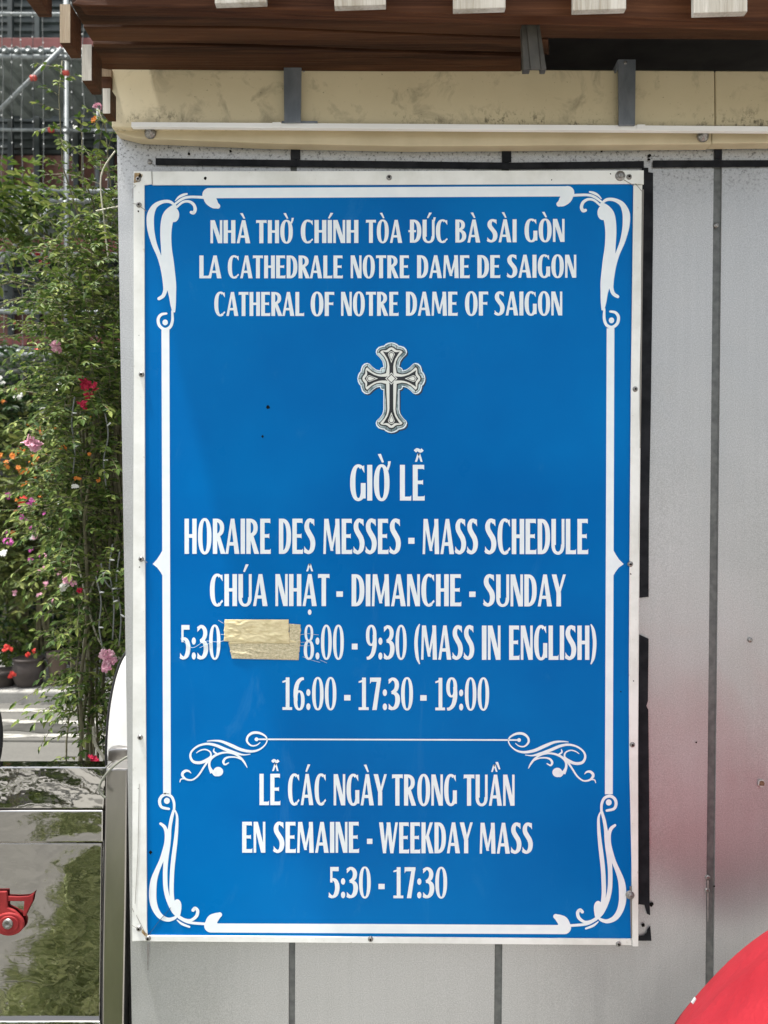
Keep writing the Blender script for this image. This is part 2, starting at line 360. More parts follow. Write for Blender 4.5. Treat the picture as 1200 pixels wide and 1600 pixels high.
for (px, py) in ((-10,79),(8,78),(27,79),(45,78),(65,79),(84,79),(103,203),(103,88),(103,313),(60,545),(30,546),(10,545),(103,430),(152,203),(45,298),(75,298)):
    MB().lathe(P(px, py, 7.93), (0,1,0), [(.03,-.03),(.036,-.02),(.036,.03),(.03,.05)], 8).build('clamp', tube_m if px != 60 else tube_red, scf, True)
for (px, py, y) in ((52,122,7.87),(80,203,8.2),(103,114,7.95)):
    d = P(px, py, y); MB().lathe(d, (1,0,0), [(.024,-.03),(.028,-.024),(.028,.024),(.024,.03)], 10).build('clamp', tube_red, scf, True)

# strings of small lamps hanging down the scaffold
for i, px in enumerate((3, 18, 33, 51, 67, 111, 128, 146, 165)):
    y = 7.6; m = MB(); t = P(px, -60, y); b_ = P(px+3, 640 if i < 5 else 330, y); n = 24
    m.tube([t + (b_-t)*(j/n) + Vector((noise.noise((px, j*.4, 0))*.03, 0, 0)) for j in range(n+1)], .0036, 5)
    o = m.build('light_string', wire_dark if i % 2 else wire_m, None, True)
    place = ['leftmost, at the photo edge', 'second from the left', 'third from the left', 'fourth from the left', 'fifth from the left', 'just right of the upright tube', 'between the two upright tubes', 'beside the thinner upright tube', 'nearest to the kiosk corner'][i]
    tag(o, 'thin hanging string of tiny lamps before the scaffold, '+place, 'light string', 'light strings hanging in front of the scaffolding')
    b0 = None
    for j in range(1, 17):
        q = t + (b_-t)*((j+random.uniform(-.2,.2))/17)
        if b0: d_ = b0.copy(); C.objects.link(d_); d_.location = q-q0; continue
        q0 = q; m = MB(); m.lathe(q+Vector((random.uniform(-.01,.01),-.008,0)), (.3,0,1), [(.002,-.008),(.0045,-.005),(.0045,.005),(.002,.008)], 6)
        b0 = m.build('bulb', bulb_m, o, True)

# ------------------------------------------------------------ plants
class Plant:
    def __init__(s): s.leaf = MB(); s.stem = MB()
    def leaflet(s, p, d, n, ln, wd):
        d = d.normalized(); sd_ = d.cross(n)
        if sd_.length < 1e-4: return
        sd_.normalize(); nn = sd_.cross(d)
        a = p + d*ln*.32; b_ = p + d*ln*.68 - nn*ln*.04; t = p + d*ln - nn*ln*.16
        v = [p, a+sd_*wd*.5+nn*wd*.16, b_+sd_*wd*.42+nn*wd*.1, t, b_-sd_*wd*.42+nn*wd*.1, a-sd_*wd*.5+nn*wd*.16]
        s.leaf.add(v, [(0,1,2,3),(0,3,4,5)])
    def sprig(s, p, d, ln, n, lf, wd, droop=.5, stem_r=.0015):
        d = d.normalized(); pts = [Vector(p)]; step = ln/n
        for i in range(n):
            d = (d + Vector((random.uniform(-.16,.16), random.uniform(-.16,.16), -droop*.18+random.uniform(-.1,.1)))).normalized()
            pts.append(pts[-1] + d*step)
            sd_ = d.cross(Vector((0,0,1)))
            if sd_.length < .05: sd_ = Vector((1,0,0))
            sd_.normalize(); nrm = (sd_.cross(d)+Vector((random.uniform(-.6,.6), random.uniform(-.6,.4), random.uniform(-.3,.6)))).normalized()
            k = lf*random.uniform(.65,1.2)*(1-.3*i/n)
            for sg in (-1, 1):
                ld = (d*.55 + sd_*sg + Vector((random.uniform(-.35,.35), random.uniform(-.35,.35), random.uniform(-.55,.2))))
                s.leaflet(pts[-1], ld, nrm, k, wd*k/lf)
        s.leaflet(pts[-1], d+Vector((0,0,-.25)), Vector((random.uniform(-.5,.5),-.6,.7)), lf, wd)
        s.stem.tube(pts[::2] if n > 3 else pts, stem_r, 3, stem_r*.5, False)
    def cluster(s, c, rad, n, ln=.155, nl=6, lf=.029, wd=.0115, droop=.6, keep=lambda p: True, outward=.7):
        for _ in range(n):
            while True:
                q = Vector((random.uniform(-1,1), random.uniform(-1,1), random.uniform(-1,1)))
                if q.length < 1: break
            if noise.noise(q*2.1 + Vector(c)*3) < -.28: continue
            p = Vector(c) + Vector((q.x*rad[0], q.y*rad[1], q.z*rad[2]))
            if not keep(p): continue
            d = q*outward + Vector((random.uniform(-1,1), random.uniform(-1,.6), random.uniform(-.5,1)))
            s.sprig(p, d, ln*random.uniform(.6,1.3), nl, lf, wd, droop)
    def build(s, root, lm, sm=None):
        if s.leaf.f: s.leaf.build('foliage', lm, root)
        if s.stem.f: s.stem.build('stem', sm or stem_m, root, True)
def flower(root, c, r0, mat, n=14, spread=.55):
    m = MB(); c = Vector(c); r = r0*.62
    for _ in range(max(2, n//3)):
        ax = Vector((random.gauss(0,.6), random.gauss(-1,.4), random.gauss(.3,.5))).normalized()
        o = c + Vector((random.gauss(0,1), random.gauss(0,.5), random.gauss(0,1)))*r*spread*.55
        u = ax.cross(Vector((0,0,1))).normalized(); v = ax.cross(u); ph = random.random()*6; br = r*random.uniform(.38,.62)
        for ring_, (np_, el, sc__) in enumerate(((6, .35, 1.0), (5, .9, .68))):
            for k in range(np_):
                a = ph + 2*math.pi*(k+.5*ring_)/np_ + random.uniform(-.2,.2); d = u*math.cos(a)+v*math.sin(a); t = ax.cross(d); l = br*sc__*random.uniform(.8,1.15)
                e = el+random.uniform(-.2,.25); d1 = (d+ax*e).normalized(); d2 = (d+ax*(e-.5)).normalized()
                p0 = o; p1 = o+d1*l*.5; p2 = p1+d2*l*.5; w1 = l*.36; w2 = l*.30
                m.add([p0-t*w1*.3, p0+t*w1*.3, p1+t*w1+ax*l*.07, p1-ax*l*.03, p1-t*w1+ax*l*.07, p2+t*w2+ax*l*random.uniform(-.1,.1), p2+d2*l*.1, p2-t*w2+ax*l*random.uniform(-.1,.1)],
                      [(0,1,2,3,4),(3,2,5,6),(4,3,6,7)])
    m.build('flower', mat, root)
def off_wall(p): return p.y > 1.95
# climbing vine beside the kiosk
vine = thing('climbing_vine', 'tall leafy climbing vine with pink and red flowers beside the kiosk corner', 'climbing plant', (-.85, 2.45, 0))
pl = Plant()
D = 2.4
def vc(px, py, y, rx, ry, rz, n, **kw): pl.cluster(P(px, py, y), (rx, ry, rz), n, keep=off_wall, **kw)
vc(158,345,2.45,.09,.12,.20,40); vc(172,410,2.3,.09,.1,.16,60); vc(140,430,2.5,.08,.15,.09,34)
vc(160,500,2.4,.14,.18,.20,200); vc(115,535,2.6,.10,.16,.10,56); vc(165,610,2.35,.14,.2,.24,240); vc(115,620,2.6,.13,.18,.18,110)
vc(158,730,2.4,.14,.2,.22,230); vc(150,820,2.5,.14,.2,.22,240); vc(170,880,2.35,.12,.15,.2,140); vc(132,760,2.7,.10,.15,.2,80)
vc(168,960,2.35,.08,.12,.16,70); vc(150,1050,2.4,.08,.1,.12,80); vc(150,1110,2.4,.08,.1,.10,60); vc(130,1195,2.4,.07,.06,.04,20); vc(190,930,2.3,.05,.1,.3,60)
vc(70,455,2.7,.12,.12,.06,12); vc(172,300,2.4,.06,.08,.12,14); vc(160,180,2.35,.03,.03,.04,5, ln=.08, nl=3)
# runners
for pts in ([(165,420),(120,330),(98,260),(92,150),(97,95)], [(150,330),(128,270),(128,205)], [(60,450),(20,440),(-30,455)], [(160,420),(176,330),(165,200),(153,170)], [(170,470),(148,390),(150,330)]):
    q = [P(a, b_, 2.4) for a, b_ in pts]; pl.stem.tube(q, .0032, 4, .0015)
    for i in range(len(q)-1):
        for t in (0, .2, .4, .6, .8):
            pl.sprig(q[i].lerp(q[i+1], t), Vector((random.uniform(-1,1), random.uniform(-1,.3), random.uniform(-.2,.8))), .075, 3, .026, .012, .4)
for i in range(16):
    px = 120 + i*5.2 + random.uniform(-5,5); y = random.uniform(2.25,2.7); x0 = px+random.uniform(-30,20)
    q = [P(px+random.uniform(-6,6)+(x0-px)*t, 640+(1330-640)*t, y) for t in [j/8 for j in range(9)]]; q.append(Vector((q[-1].x, q[-1].y, 0)))
    pl.stem.tube(q, random.uniform(.003,.007), 5)
pl.build(vine, leaf_vine)
for pts, r in (([(122,880),(135,935),(148,985),(165,1015),(190,1030),(212,1050)], .003), ([(180,236),(158,275),(162,340),(170,410)], .0024), ([(146,1135),(148,1160),(160,1180),(170,1190)], .005),
               ([(135,980),(131,1010),(132,1050)], .004), ([(150,330),(190,322)], .003), ([(148,905),(128,960)], .003)):
    MB().tube([P(a, b_, 2.28) for a, b_ in catmull(pts, 5)], r, 6).build('dry_stem', stem_pale, vine, True)
for (px, py, r, mt, n) in ((92,540,.036,pet_pink,12),(84,545,.03,pet_pink,10),(154,165,.028,pet_pink,14),(134,602,.036,pet_red,16),(146,605,.03,pet_red,12),(130,630,.036,pet_red,16),(138,618,.03,pet_red,12),
                       (50,692,.055,pet_pink,20),(108,903,.036,pet_pink,20),(99,915,.032,pet_white,16),(164,1024,.036,pet_pink,24),(166,1040,.036,pet_pink,24),(173,1033,.03,pet_pink,16),(150,1188,.04,pet_red,12),
                       (124,924,.03,pet_red,8),(137,654,.016,pet_orange,6),(140,709,.018,pet_orange,7),(120,748,.024,pet_orange,8),(154,752,.02,pet_orange,7),(100,698,.022,pet_orange,8),(118,758,.022,pet_white,6),(118,198,.02,pet_white,6),(147,187,.02,pet_orange,6),(166,637,.012,pet_red,5)):
    flower(vine, P(px, py, 2.17), r, mt, n)
# arching shrub at the left edge
sh = thing('arching_shrub', 'pale green arching shrub at the left edge, before the scaffold braces', 'shrub', (-2.05, 3.1, 0)); pl = Plant()
for (px, py, y, rx, ry, rz, n) in ((5,330,3.0,.15,.14,.08,40),(-20,350,3.0,.14,.15,.12,40),(40,350,3.0,.10,.1,.05,20),(70,372,3.0,.08,.08,.05,14),(90,480,3.2,.09,.14,.07,14),(-70,480,3.1,.14,.2,.2,20)):
    pl.cluster(P(px, py, y), (rx, ry, rz), n, .17, 5, .05, .019)
for pts in ([(-140,700),(-75,450),(10,325),(70,365),(100,385)], [(-140,700),(-40,500),(20,470),(75,455)], [(-140,700),(-60,540),(70,515)]):
    pl.stem.tube([P(a, b_, 3.1) for a, b_ in pts], .008, 5, .003)
pl.stem.tube([P(-140,700,3.1), (-2.05,3.1,0)], .014, 6)
pl.build(sh, leaf_vine)
for (px, py) in ((50,395),(58,398),(72,402),(62,408),(76,412),(80,420),(22,505)):
    flower(sh, P(px, py, 3.0), .026, pet_red, 7)
# flowering bushes on the far pavement
def bush(name, label, px, base_y, y, cl, lm, fl, lf=.075, wd=.034, stemn=6):
    root = thing(name, label, 'flowering bush', (P(px, base_y, y).x, y, .10), 'flowering bushes on the far pavement'); p = Plant()
    for (a, b_, dy, rx, ry, rz, n) in cl: p.cluster(P(a, b_, y+dy), (rx, ry, rz), n, .24, 4, lf, wd, .3)
    for i in range(stemn):
        a, b_, dy = random.choice(cl)[:3]; e = P(a+random.uniform(-15,15), b_, y+dy)
        p.stem.tube([(root.location.x+random.uniform(-.1,.1), y, .10+.25), Vector((root.location.x, y, .6)).lerp(e, .5), e], .016, 5, .006)
    p.build(root, lm)
    for (a, b_, r, mt, n) in fl: flower(root, P(a, b_, y-.5), r, mt, n)
    return root
def many(px, py, sx_, sy_, n, r, mt, k): return [(random.gauss(px, sx_), random.gauss(py, sy_), r*random.uniform(.6,1.3), mt, k) for _ in range(n)]
bush('flower_bush', 'olive bush thick with orange flower heads at the left edge', 30, 1060, 6.4,
     [(20,740,0,.42,.4,.36,130),(60,790,.1,.40,.4,.3,120),(-30,700,.2,.45,.4,.4,90),(90,720,.2,.26,.3,.3,60),(10,830,0,.4,.35,.25,90)], leaf_olive,
     many(25,720,22,16,11,.06,pet_orange,10)+many(70,740,22,32,10,.055,pet_orange,9)+many(20,790,28,28,12,.06,pet_orange,10)+[(38,782,.07,pet_scarlet,12),(28,800,.05,pet_orange,10)])
bush('flower_bush', 'dark bush with small red, cream and pale blooms high at the left edge', 5, 1060, 6.9,
     [(20,640,0,.45,.4,.34,120),(-30,620,0,.4,.4,.5,70),(60,660,.1,.36,.4,.3,80),(90,620,.2,.3,.3,.3,50)], leaf_dark,
     [(24,608,.06,pet_red,10),(4,595,.08,pet_white,10),(30,622,.08,pet_white,10),(66,640,.07,pet_white,10),(92,603,.08,pet_white,10),(45,665,.04,pet_orange,6),(4,628,.05,pet_orange,8)], .085, .04)
bush('flower_bush', 'yellow green bush dotted with magenta, pink and white blooms above the pots', 60, 1060, 6.2,
     [(40,860,0,.42,.34,.24,120),(85,880,.1,.30,.3,.26,90),(0,890,0,.36,.3,.2,70),(100,830,.2,.26,.3,.3,60),(60,905,0,.36,.3,.12,50)], leaf_olive,
     many(45,790,18,14,6,.06,pet_magenta,9)+[(97,783,.075,pet_white,10),(48,841,.06,pet_white,8),(56,835,.065,pet_pink,10),(15,846,.075,pet_magenta,12),(4,865,.07,pet_white,8)]+many(70,900,26,22,12,.045,pet_pink,7)+many(60,860,40,24,10,.045,pet_magenta,7))
bush('flower_bush', 'low dark bush with three scarlet blooms beside the round pot', 10, 1060, 6.25,
     [(5,1020,0,.18,.2,.18,46),(34,1015,0,.14,.16,.08,24),(0,1000,.1,.24,.2,.16,30)], leaf_vine,
     [(13,1013,.065,pet_scarlet,12),(43,1026,.055,pet_scarlet,12),(54,1019,.045,pet_scarlet,10),(18,1053,.055,pet_scarlet,12)], .07, .034, 4)
root = thing('dark_hedge', 'deep green shaded hedge behind the flower pots', 'hedge', (-3.4, 7.4, .10)); pl = Plant()
for (a, b_, y, rx, ry, rz, n) in ((30,960,7.3,.8,.4,.5,170),(110,950,7.3,.6,.4,.5,150),(170,900,7.4,.5,.4,.7,120),(60,1050,7.2,.9,.3,.25,110),(-80,950,7.4,.7,.4,.6,60),(140,800,7.6,.5,.4,.5,70),(200,1000,7.3,.5,.4,.4,60)):
    pl.cluster(P(a, b_, y), (rx, ry, rz), n, .26, 4, .10, .05, .3)
for i in range(7): pl.stem.tube([(-4.6+i*.3, 7.4, .10), (-4.6+i*.3+random.uniform(-.2,.2), 7.4, 1.2)], .02, 5)
pl.build(root, leaf_dark)
# dark screen wall right behind the hedge
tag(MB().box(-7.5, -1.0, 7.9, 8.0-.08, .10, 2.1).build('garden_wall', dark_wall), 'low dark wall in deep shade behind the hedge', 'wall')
def pot(label, px, py, y, r, h, mat, prof):
    c_ = G(px, py, .10); c_ = Vector((P(px, py, y).x, y, .10)); root = thing('flower_pot', label, 'flower pot', c_, 'flower pots along the far kerb')
    MB().lathe(c_, (0,0,1), [(a*r, b_*h) for a, b_ in prof], 24).build('pot_body', mat, root, True)
    MB().lathe(c_, (0,0,1), [(r*.80, h*.93), (r*.80, h*.96)], 20).build('soil', pot_dark, root)
PR = [(.62,0),(.80,.08),(.98,.4),(1.0,.62),(.9,.85),(.88,.9),(.97,.94),(.97,1.0),(.84,1.0),(.82,.9)]
PT = [(.62,0),(.7,.1),(.88,.8),(1.0,.82),(1.0,1.0),(.86,1.0),(.84,.9)]
pot('round dark glazed pot with a swollen belly', 45, 1082, 5.98, .125, .23, pot_dark, PR)
pot('tapered grey brown clay pot right of the round pot', 90, 1082, 6.02, .085, .27, pot_clay, PT)
pot('dark bowl pot at the left edge under the scarlet blooms', 4, 1082, 5.97, .13, .13, pot_dark, PT)
pot('dark clay pot half hidden behind the hanging vine', 128, 1080, 6.1, .11, .2, pot_dark, PT)
# drooping cables behind
for i, (pts, lab) in enumerate((([(6,930),(10,960),(4,985),(3,1020)], 'at the left edge'), ([(38,930),(40,960),(33,985),(34,1000)], 'over the round pot'), ([(60,940),(62,965),(70,985),(80,992)], 'right of the middle'),
                         ([(25,980),(45,1010),(66,1022),(95,1028)], 'sagging low over the pots'), ([(84,930),(82,985),(88,1010)], 'before the clay pot'))):
    o = MB().tube([P(a, b_, 6.75) for a, b_ in pts], .006, 5).build('garden_cable', wire_m, None, True)
    tag(o, 'thin grey cable drooping in the hedge shade, '+lab, 'cable', 'cables drooping in front of the hedge')
m = MB()
# light cables close to the kiosk corner
for i, pts in enumerate(([(163,640),(169,680),(162,720),(166,760)], [(176,850),(171,890),(178,940),(176,1000)], [(187,862),(182,910),(189,960),(186,1010)], [(158,880),(163,905),(176,920),(192,918)], [(150,900),(158,940),(155,980),(161,1015)], [(117,620),(112,660),(117,700),(114,740)])):
    cp = catmull(pts, 6)
    o = MB().tube([P(a, b_, 2.2) for a, b_ in cp], .0022, 6).build('lamp_cable', wire_m, None, True)
    tag(o, 'thin grey fairy light cable through the vine, '+['upper right beside the kiosk edge','long and nearly straight below the leaves','closest to the kiosk edge at mid height','short with a bend toward the kiosk','middle one below the leaves','left one beside the red flowers'][i], 'cable', 'fairy light cables in the vine')
    for j in range(2):
        q = P(*cp[4+j*8], 2.19); a = random.uniform(-.7,.7)
        MB().tube([q, q+Vector((.014*math.cos(a), -.004, .014*math.sin(a)))], .0024, 6).build('bulb', bulb_m, o, True)

# ------------------------------------------------------------ kiosk
K = thing('kiosk', 'grey galvanised metal kiosk with wooden eave, carrying the blue sign', 'kiosk', (.3, WALL, 0))
def wx(px0, py0, px1, py1, n, mat_y):  # straight seam in the photo
    pass
LEFT = [(182,205),(206,1600)]
def lin(p, q, y): t = (y-p[1])/(q[1]-p[1]); return p[0]+(q[0]-p[0])*t
seams = [((459,228),(456,1600)), ((790,228),(778,1600)), ((1122,228),(1108,1600)), ((1480,228),(1440,1600))]
YT, YB = 118, 1858
edges = []
prev = lambda y: lin((182.5,205),(206,1600), y)
cols = []
gw = (5, 6, 6.5, 6)
left = lambda y: lin((182.5,205),(206,1600), y)
for i, (a, b_) in enumerate(seams):
    r_ = lambda y, a=a, b_=b_, i=i: lin(a, b_, y) - gw[i]
    cols.append((left, r_)); left = lambda y, a=a, b_=b_, i=i: lin(a, b_, y) + gw[i]
for (l_, r_) in cols:
    nx, ny = 8, 24; vs = []; fs = []
    for j in range(ny+1):
        py = YT + (YB-YT)*j/ny
        for i in range(nx+1):
            px = l_(py) + (r_(py)-l_(py))*i/nx; v = P(px, py, WALL); edge = min(i, nx-i)/nx*2
            v.y += noise.noise((v.x*2.2, v.z*1.6, 1))*.0012*min(1, edge*2)
            if i in (0, nx): pass
            vs.append(v)
    fs = [(j*(nx+1)+i, (j+1)*(nx+1)+i, (j+1)*(nx+1)+i+1, j*(nx+1)+i+1) for j in range(ny) for i in range(nx)]
    o = mesh('wall_panel', vs, fs, zinc, K, True); so = o.modifiers.new('thick', 'SOLIDIFY'); so.thickness = .012; so.offset = -1; o.modifiers.new('split', 'EDGE_SPLIT').split_angle = R(30)
    # make the front face the camera
    fixn(o)
    if o.data.polygons[0].normal.y > 0: o.data.flip_normals()
for i, (a, b_) in enumerate(seams[:3]):
    s_ = gw[i]+4
    slab('seam_strip', [(lin(a,b_,YT)-s_, YT), (lin(a,b_,YT)+s_, YT), (lin(a,b_,YB)+s_, YB), (lin(a,b_,YB)-s_, YB)], WALL+.0045, .004, groove_m, K)
# solid body behind the sheets
a = P(196, 1700, WALL); b_ = P(1440, 200, WALL)
MB().box(P(190,300,WALL).x+.03, b_.x, WALL+.016, WALL+.034, 0, P(600,112,WALL).z).build('wall_core', dark_in, K)
MB().box(P(190,300,WALL).x+.03, P(190,300,WALL).x+.06, WALL+.036, 3.4, 0, P(600,112,WALL).z-.02).build('side_wall', zinc, K)
# beige boards and ledge
for pts in ([(175,105.5),(1116.6,110),(1117.4,196),(174,199)], [(1118,110),(1500,112),(1500,198),(1118.8,196)]):
    slab('beige_board', pts, 1.70, .045, beige, K, .003)
slab('lower_board', [(179,199),(1112,199),(1112,225),(640,228.5),(420,224),(215,216),(180,207)], 1.718, .030, beige_low, K, .002)
slab('lower_board', [(1112.8,199),(1500,199),(1500,221),(1112.8,224)], 1.7165, .030, beige_low, K, .002)
slab('ledge', [(205,190.5),(600,193),(1500,199),(1500,207),(600,201),(205,198)], 1.690, .012, alu, K, .0008)
for px, py in ((432,194.5),(1002,198)): slab('ledge_clip', rect(px-6.5,py-4,px+6.5,py+4.5), 1.688, .005, alu, K, .001)
slab('ledge_clip', rect(440,189,496,192.2), 1.688, .02, strap_m, K)
for px, py in ((235,208),(1098,213)):
    q = P(px, py, 1.716); MB().lathe(q, (0,-1,0), [(.012,-.004),(.014,0),(.012,.006),(.007,.008),(.006,.013),(.002,.014)], 14).build('bolt', steel_screw, K, True)
def strap(pts, side):
    s_ = slab('strap', pts, 1.6815, .006, strap_m, K, .001)
    return s_
strap([(443,90),(471,90),(470,191),(444,191)], 1); strap([(966,92.5),(993.5,92.5),(992.5,195.5),(967,195.5)], 1)
slab('strap_return', [(473,91),(476,93),(475,106),(472.5,106)], 1.6835, .05, strap_m, K); slab('strap_return', [(963,98),(965.4,93),(965.4,108),(963,108)], 1.6835, .05, strap_m, K)
for px, py in ((977,98),): 
    q = P(px, py, 1.681); MB().lathe(q, (0,-1,0), [(.004,0),(.004,.001),(.002,.002)], 10).build('bolt', steel_screw, K)
# leaning channel in the opening
def slant(name, pts, th, mat):
    f = [P(a, b_, y) for a, b_, y in pts]; o = MB().prism(f, [v+Vector((0,th,0)) for v in f]).build(name, mat, K, bevel=.0008); return fixn(o)
slant('channel', [(815,39,1.515),(822,38,1.515),(829,108,1.515),(818,108,1.515)], .018, channel_m)
slant('channel', [(822.5,38,1.511),(838,35.5,1.511),(845,108,1.511),(829.5,108,1.511)], .004, channel_m)
slant('channel', [(838.5,37,1.515),(843,38,1.515),(854,108,1.515),(845.5,108,1.515)], .018, channel_m)
# eave: stepped boards, rafter ends, pickets, roof
def zz(py, y): return P(600, py, y).z
slab('eave_board', [(-0+180,-60),(1700,-60),(1700,36),(1200,33.5),(1000,28),(820,23.5),(600,19),(400,14),(132,9),(112,6)], 1.470, .03, wood_red, K, .002)
SZ = 1.6+.985
def plank(pts):
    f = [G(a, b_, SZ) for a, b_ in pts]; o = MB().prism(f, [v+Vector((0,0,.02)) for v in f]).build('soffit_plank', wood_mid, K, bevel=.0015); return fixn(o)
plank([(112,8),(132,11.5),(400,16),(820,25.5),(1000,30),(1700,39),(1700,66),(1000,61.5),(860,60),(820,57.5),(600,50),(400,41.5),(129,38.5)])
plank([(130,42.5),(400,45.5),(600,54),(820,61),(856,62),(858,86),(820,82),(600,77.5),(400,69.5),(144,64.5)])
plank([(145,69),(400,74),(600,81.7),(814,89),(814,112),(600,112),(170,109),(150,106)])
slab('eave_block', [(146,106),(173.5,106),(173.5,119),(143.5,119)], 1.6905, .05, wood_end, K, .001)
slab('eave_block', [(146,119.4),(173.5,119.4),(173.5,138),(160,137),(150,125)], 1.693, .05, wood_mid, K, .001)
def rafter(px0, py0, px1, py1, y, y2, mat_):
    f = [P(a, b_, y) for a, b_ in rect(px0, py0, px1, py1)]; bk = [v+Vector((0, y2-y, 0)) for v in f]
    o = MB().prism(f, bk).build('rafter_end', wood_mid, K, bevel=.0015); fixn(o)
    f2 = [P(a, b_, y-.0015) for a, b_ in rect(px0+.5, py0+.5, px1-.5, py1-.5)]; c_ = MB().prism(f2, [v+Vector((0,.0012,0)) for v in f2]).build('end_grain', mat_, o); fixn(c_)
rafter(93, 6, 110, 67, 1.40, 1.45, wood_end); rafter(127.5, 69, 143.5, 126, 1.50, 1.553, wood_grey); rafter(160, 137.5, 172.5, 177.5, 1.62, 1.655, wood_grey)
rafter(32, -110, 54, -12, 1.25, 1.315, wood_mid)
for i, (x0, x1, y1) in enumerate(((335,416,4.5),(522,603,9),(708,790,13.5),(895,978.5,15),(1084,1168,19.5),(1272,1356,23))):
    o = slab('picket', [(x0,-260),(x1,-260),(x1,y1-1.5),(x0+.5,y1+1)], 1.40, .014, wood_pale, K, .001)
# roof sheet over the eave and the room
zr = zz(-60, 1.47)
m = MB(); ro = [(-.60,1.39,zr+.02),(2.2,1.39,zr+.02),(2.2,3.5,zr+.42),(-.60,3.5,zr+.42)]
m.prism([Vector(v) for v in ro], [Vector(v)+Vector((0,0,.03)) for v in ro]).build('roof', roof_m, K)
MB().box(-.5, 2.2, 2.35, 2.38, 2.2, zr+.1).build('inner_wall', dark_in, K)
for px in (985, 916, 1080, 1170, 1290):
    q = P(px, 80, 2.3); MB().box(q.x-.022, q.x+.022, 2.27, 2.345, 2.2, zr+.1).build('inner_stud', dark_in if px != 1 else groove_m, K)
MB().box(2.17, 2.2, WALL+.04, 3.4, 0, zr+.1).build('side_wall', zinc, K)
MB().box(-.55, 2.2, 3.38, 3.40, 0, zr+.1).build('back_wall', dark_in, K)
# holes and screws in the sheets
def disc(name, px, py, y, r, mat, parent, n=14, th=.0012, jag=0):
    c_ = P(px, py, y); m = MB(); f = []
    for k in range(n):
        a = 2*math.pi*k/n; rr = r*(1+jag*random.uniform(-1,1)); f.append(c_+Vector((rr*math.cos(a), 0, rr*math.sin(a))))
    o = m.prism(f, [v+Vector((0,th,0)) for v in f]).build(name, mat, parent); return fixn(o)
disc('rust_hole', 1190, 1224, WALL-.0032, .0085, noisy('hole_rim', (.45,.43,.40), (.55,.53,.5), 90, .7), K, 14, .0008, .12)
disc('rust_hole', 1190, 1224, WALL-.0045, .0062, rust_m, K, 8, .0008, .3)
for px, py in ((1106,1371),(1105,1391),(234,253),(1172,1000),(1119,352)):
    q = P(px, py, WALL-.001); MB().lathe(q, (0,-1,0), [(.0055,-.004),(.0062,0),(.005,.003),(.0022,.0032)], 12).build('screw', steel_screw, K, True)
for px, y0, y1 in ((1106,1375,1440),(231,1475,1516)):
    n_ = 8; m = MB(); vs_ = [P(px+s__*(1.7-1.3*i/n_)+noise.noise((px, i*.8, s__))*.8, y0+(y1-y0)*i/n_, WALL-.0032) for i in range(n_+1) for s__ in (-1, 1)]
    m.add(vs_, [(2*i, 2*i+1, 2*i+3, 2*i+2) for i in range(n_)]); m.build('drip_stain', drip_m, K)
for px, py, r in ((1015,243,.0045),(1014,249,.003),(940,236,.0028),(1009,224,.003),(1021,222,.003),(1018,1413,.005),(1005,1446,.004),(295,240,.003),(360,236,.003),(1088,1160,.002),(1116,1385,.002)):
    disc('speck', px, py, WALL-.0035, r, hole_m, K, 9, .0008, .25)

# ------------------------------------------------------------ black tape round the sign
TY = WALL-.0042
def tape(pts, label, y=TY):
    o = slab('black_tape', pts, y, .0012, black_tape); return tag(o, label, 'tape', 'black tape strips on the kiosk wall')
tape([(243,247),(420,249.5),(640,252),(800,254),(1006,251.5),(1006,262),(800,264),(640,262.5),(420,260),(243,257.5)], 'long horizontal black tape strip along the top of the sign')
tape([(1020,250.5),(1250,250),(1250,260),(1020,261.5)], 'short horizontal black tape strip running to the right edge')
tape([(1003,262),(1013,262),(1013,269),(1020.5,270),(1020.5,362),(1017,640),(1014,800),(1013.5,932.5),(1000,934),(996,934),(990,700)], 'upright black tape strip beside the upper right of the sign', TY-.0006)
tape([(996,990),(1013.5,998),(1012.5,1095),(1010,1103),(1013,1109),(1014.5,1250),(1015,1410),(1016,1430),(1011,1428),(1007,1414),(999,1413),(992,1416),(992,990)], 'upright black tape strip with frayed end beside the lower right of the sign', TY-.0006)
tape([(1012,1452),(1016,1447),(1018,1470),(994,1470),(994,1464),(1006,1462),(1011,1457)], 'small torn black tape scrap under the long right strip', TY-.0006)
tape([(454,226),(469,226),(469,249),(455,249)], 'short black tape tab under the left steel strap', TY-.0006)
tape([(784,229),(799,229),(799,253),(785,253)], 'short black tape tab over the middle wall seam', TY-.0006)
tape([(1117,224),(1128,224),(1128,249),(1118,249)], 'short black tape tab over the right wall seam', TY-.0006)

# ------------------------------------------------------------ the sign
SB = 1.728   # printed panel front
S = thing('sign', 'large blue notice board with white ornamental border, cross and mass times', 'sign', P(604, 1478, SB))
slab('backing', [(210,269),(1004,267.5),(995,1474),(208,1470)], SB+.0006, WALL-.004-SB, white_frame, S, .001)
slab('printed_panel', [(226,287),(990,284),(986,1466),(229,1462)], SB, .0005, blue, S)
FY = SB-.0035
def strips(pts, mat=white_frame, y=FY, th=.0034, bev=.0007): return slab('frame_strip', pts, y, th, mat, S, bev)
strips([(208.5,267.5),(236.5,267.5),(237.5,287.5),(225.5,289),(226,600),(226.5,880),(228.5,1200),(229.5,1448),(231,1469.5),(206.5,1471),(207,1200),(208,880),(209,600)])
strips([(238,267.7),(600,267),(1006,266),(1006,288),(992,287),(600,288.3),(238,289)], y=FY-.0005)
strips([(990,289),(1003,289.5),(1001.5,500),(998.5,620),(1000,680),(997.5,840),(998.5,870),(997,1000),(997.5,1479),(988.5,1479),(988,1385),(983.5,1190),(983,1040),(984,870),(986,600)], y=FY-.001)
strips([(232,1462),(600,1464.5),(985.5,1467.5),(987.5,1477),(600,1474),(230,1471)], y=FY-.0002)
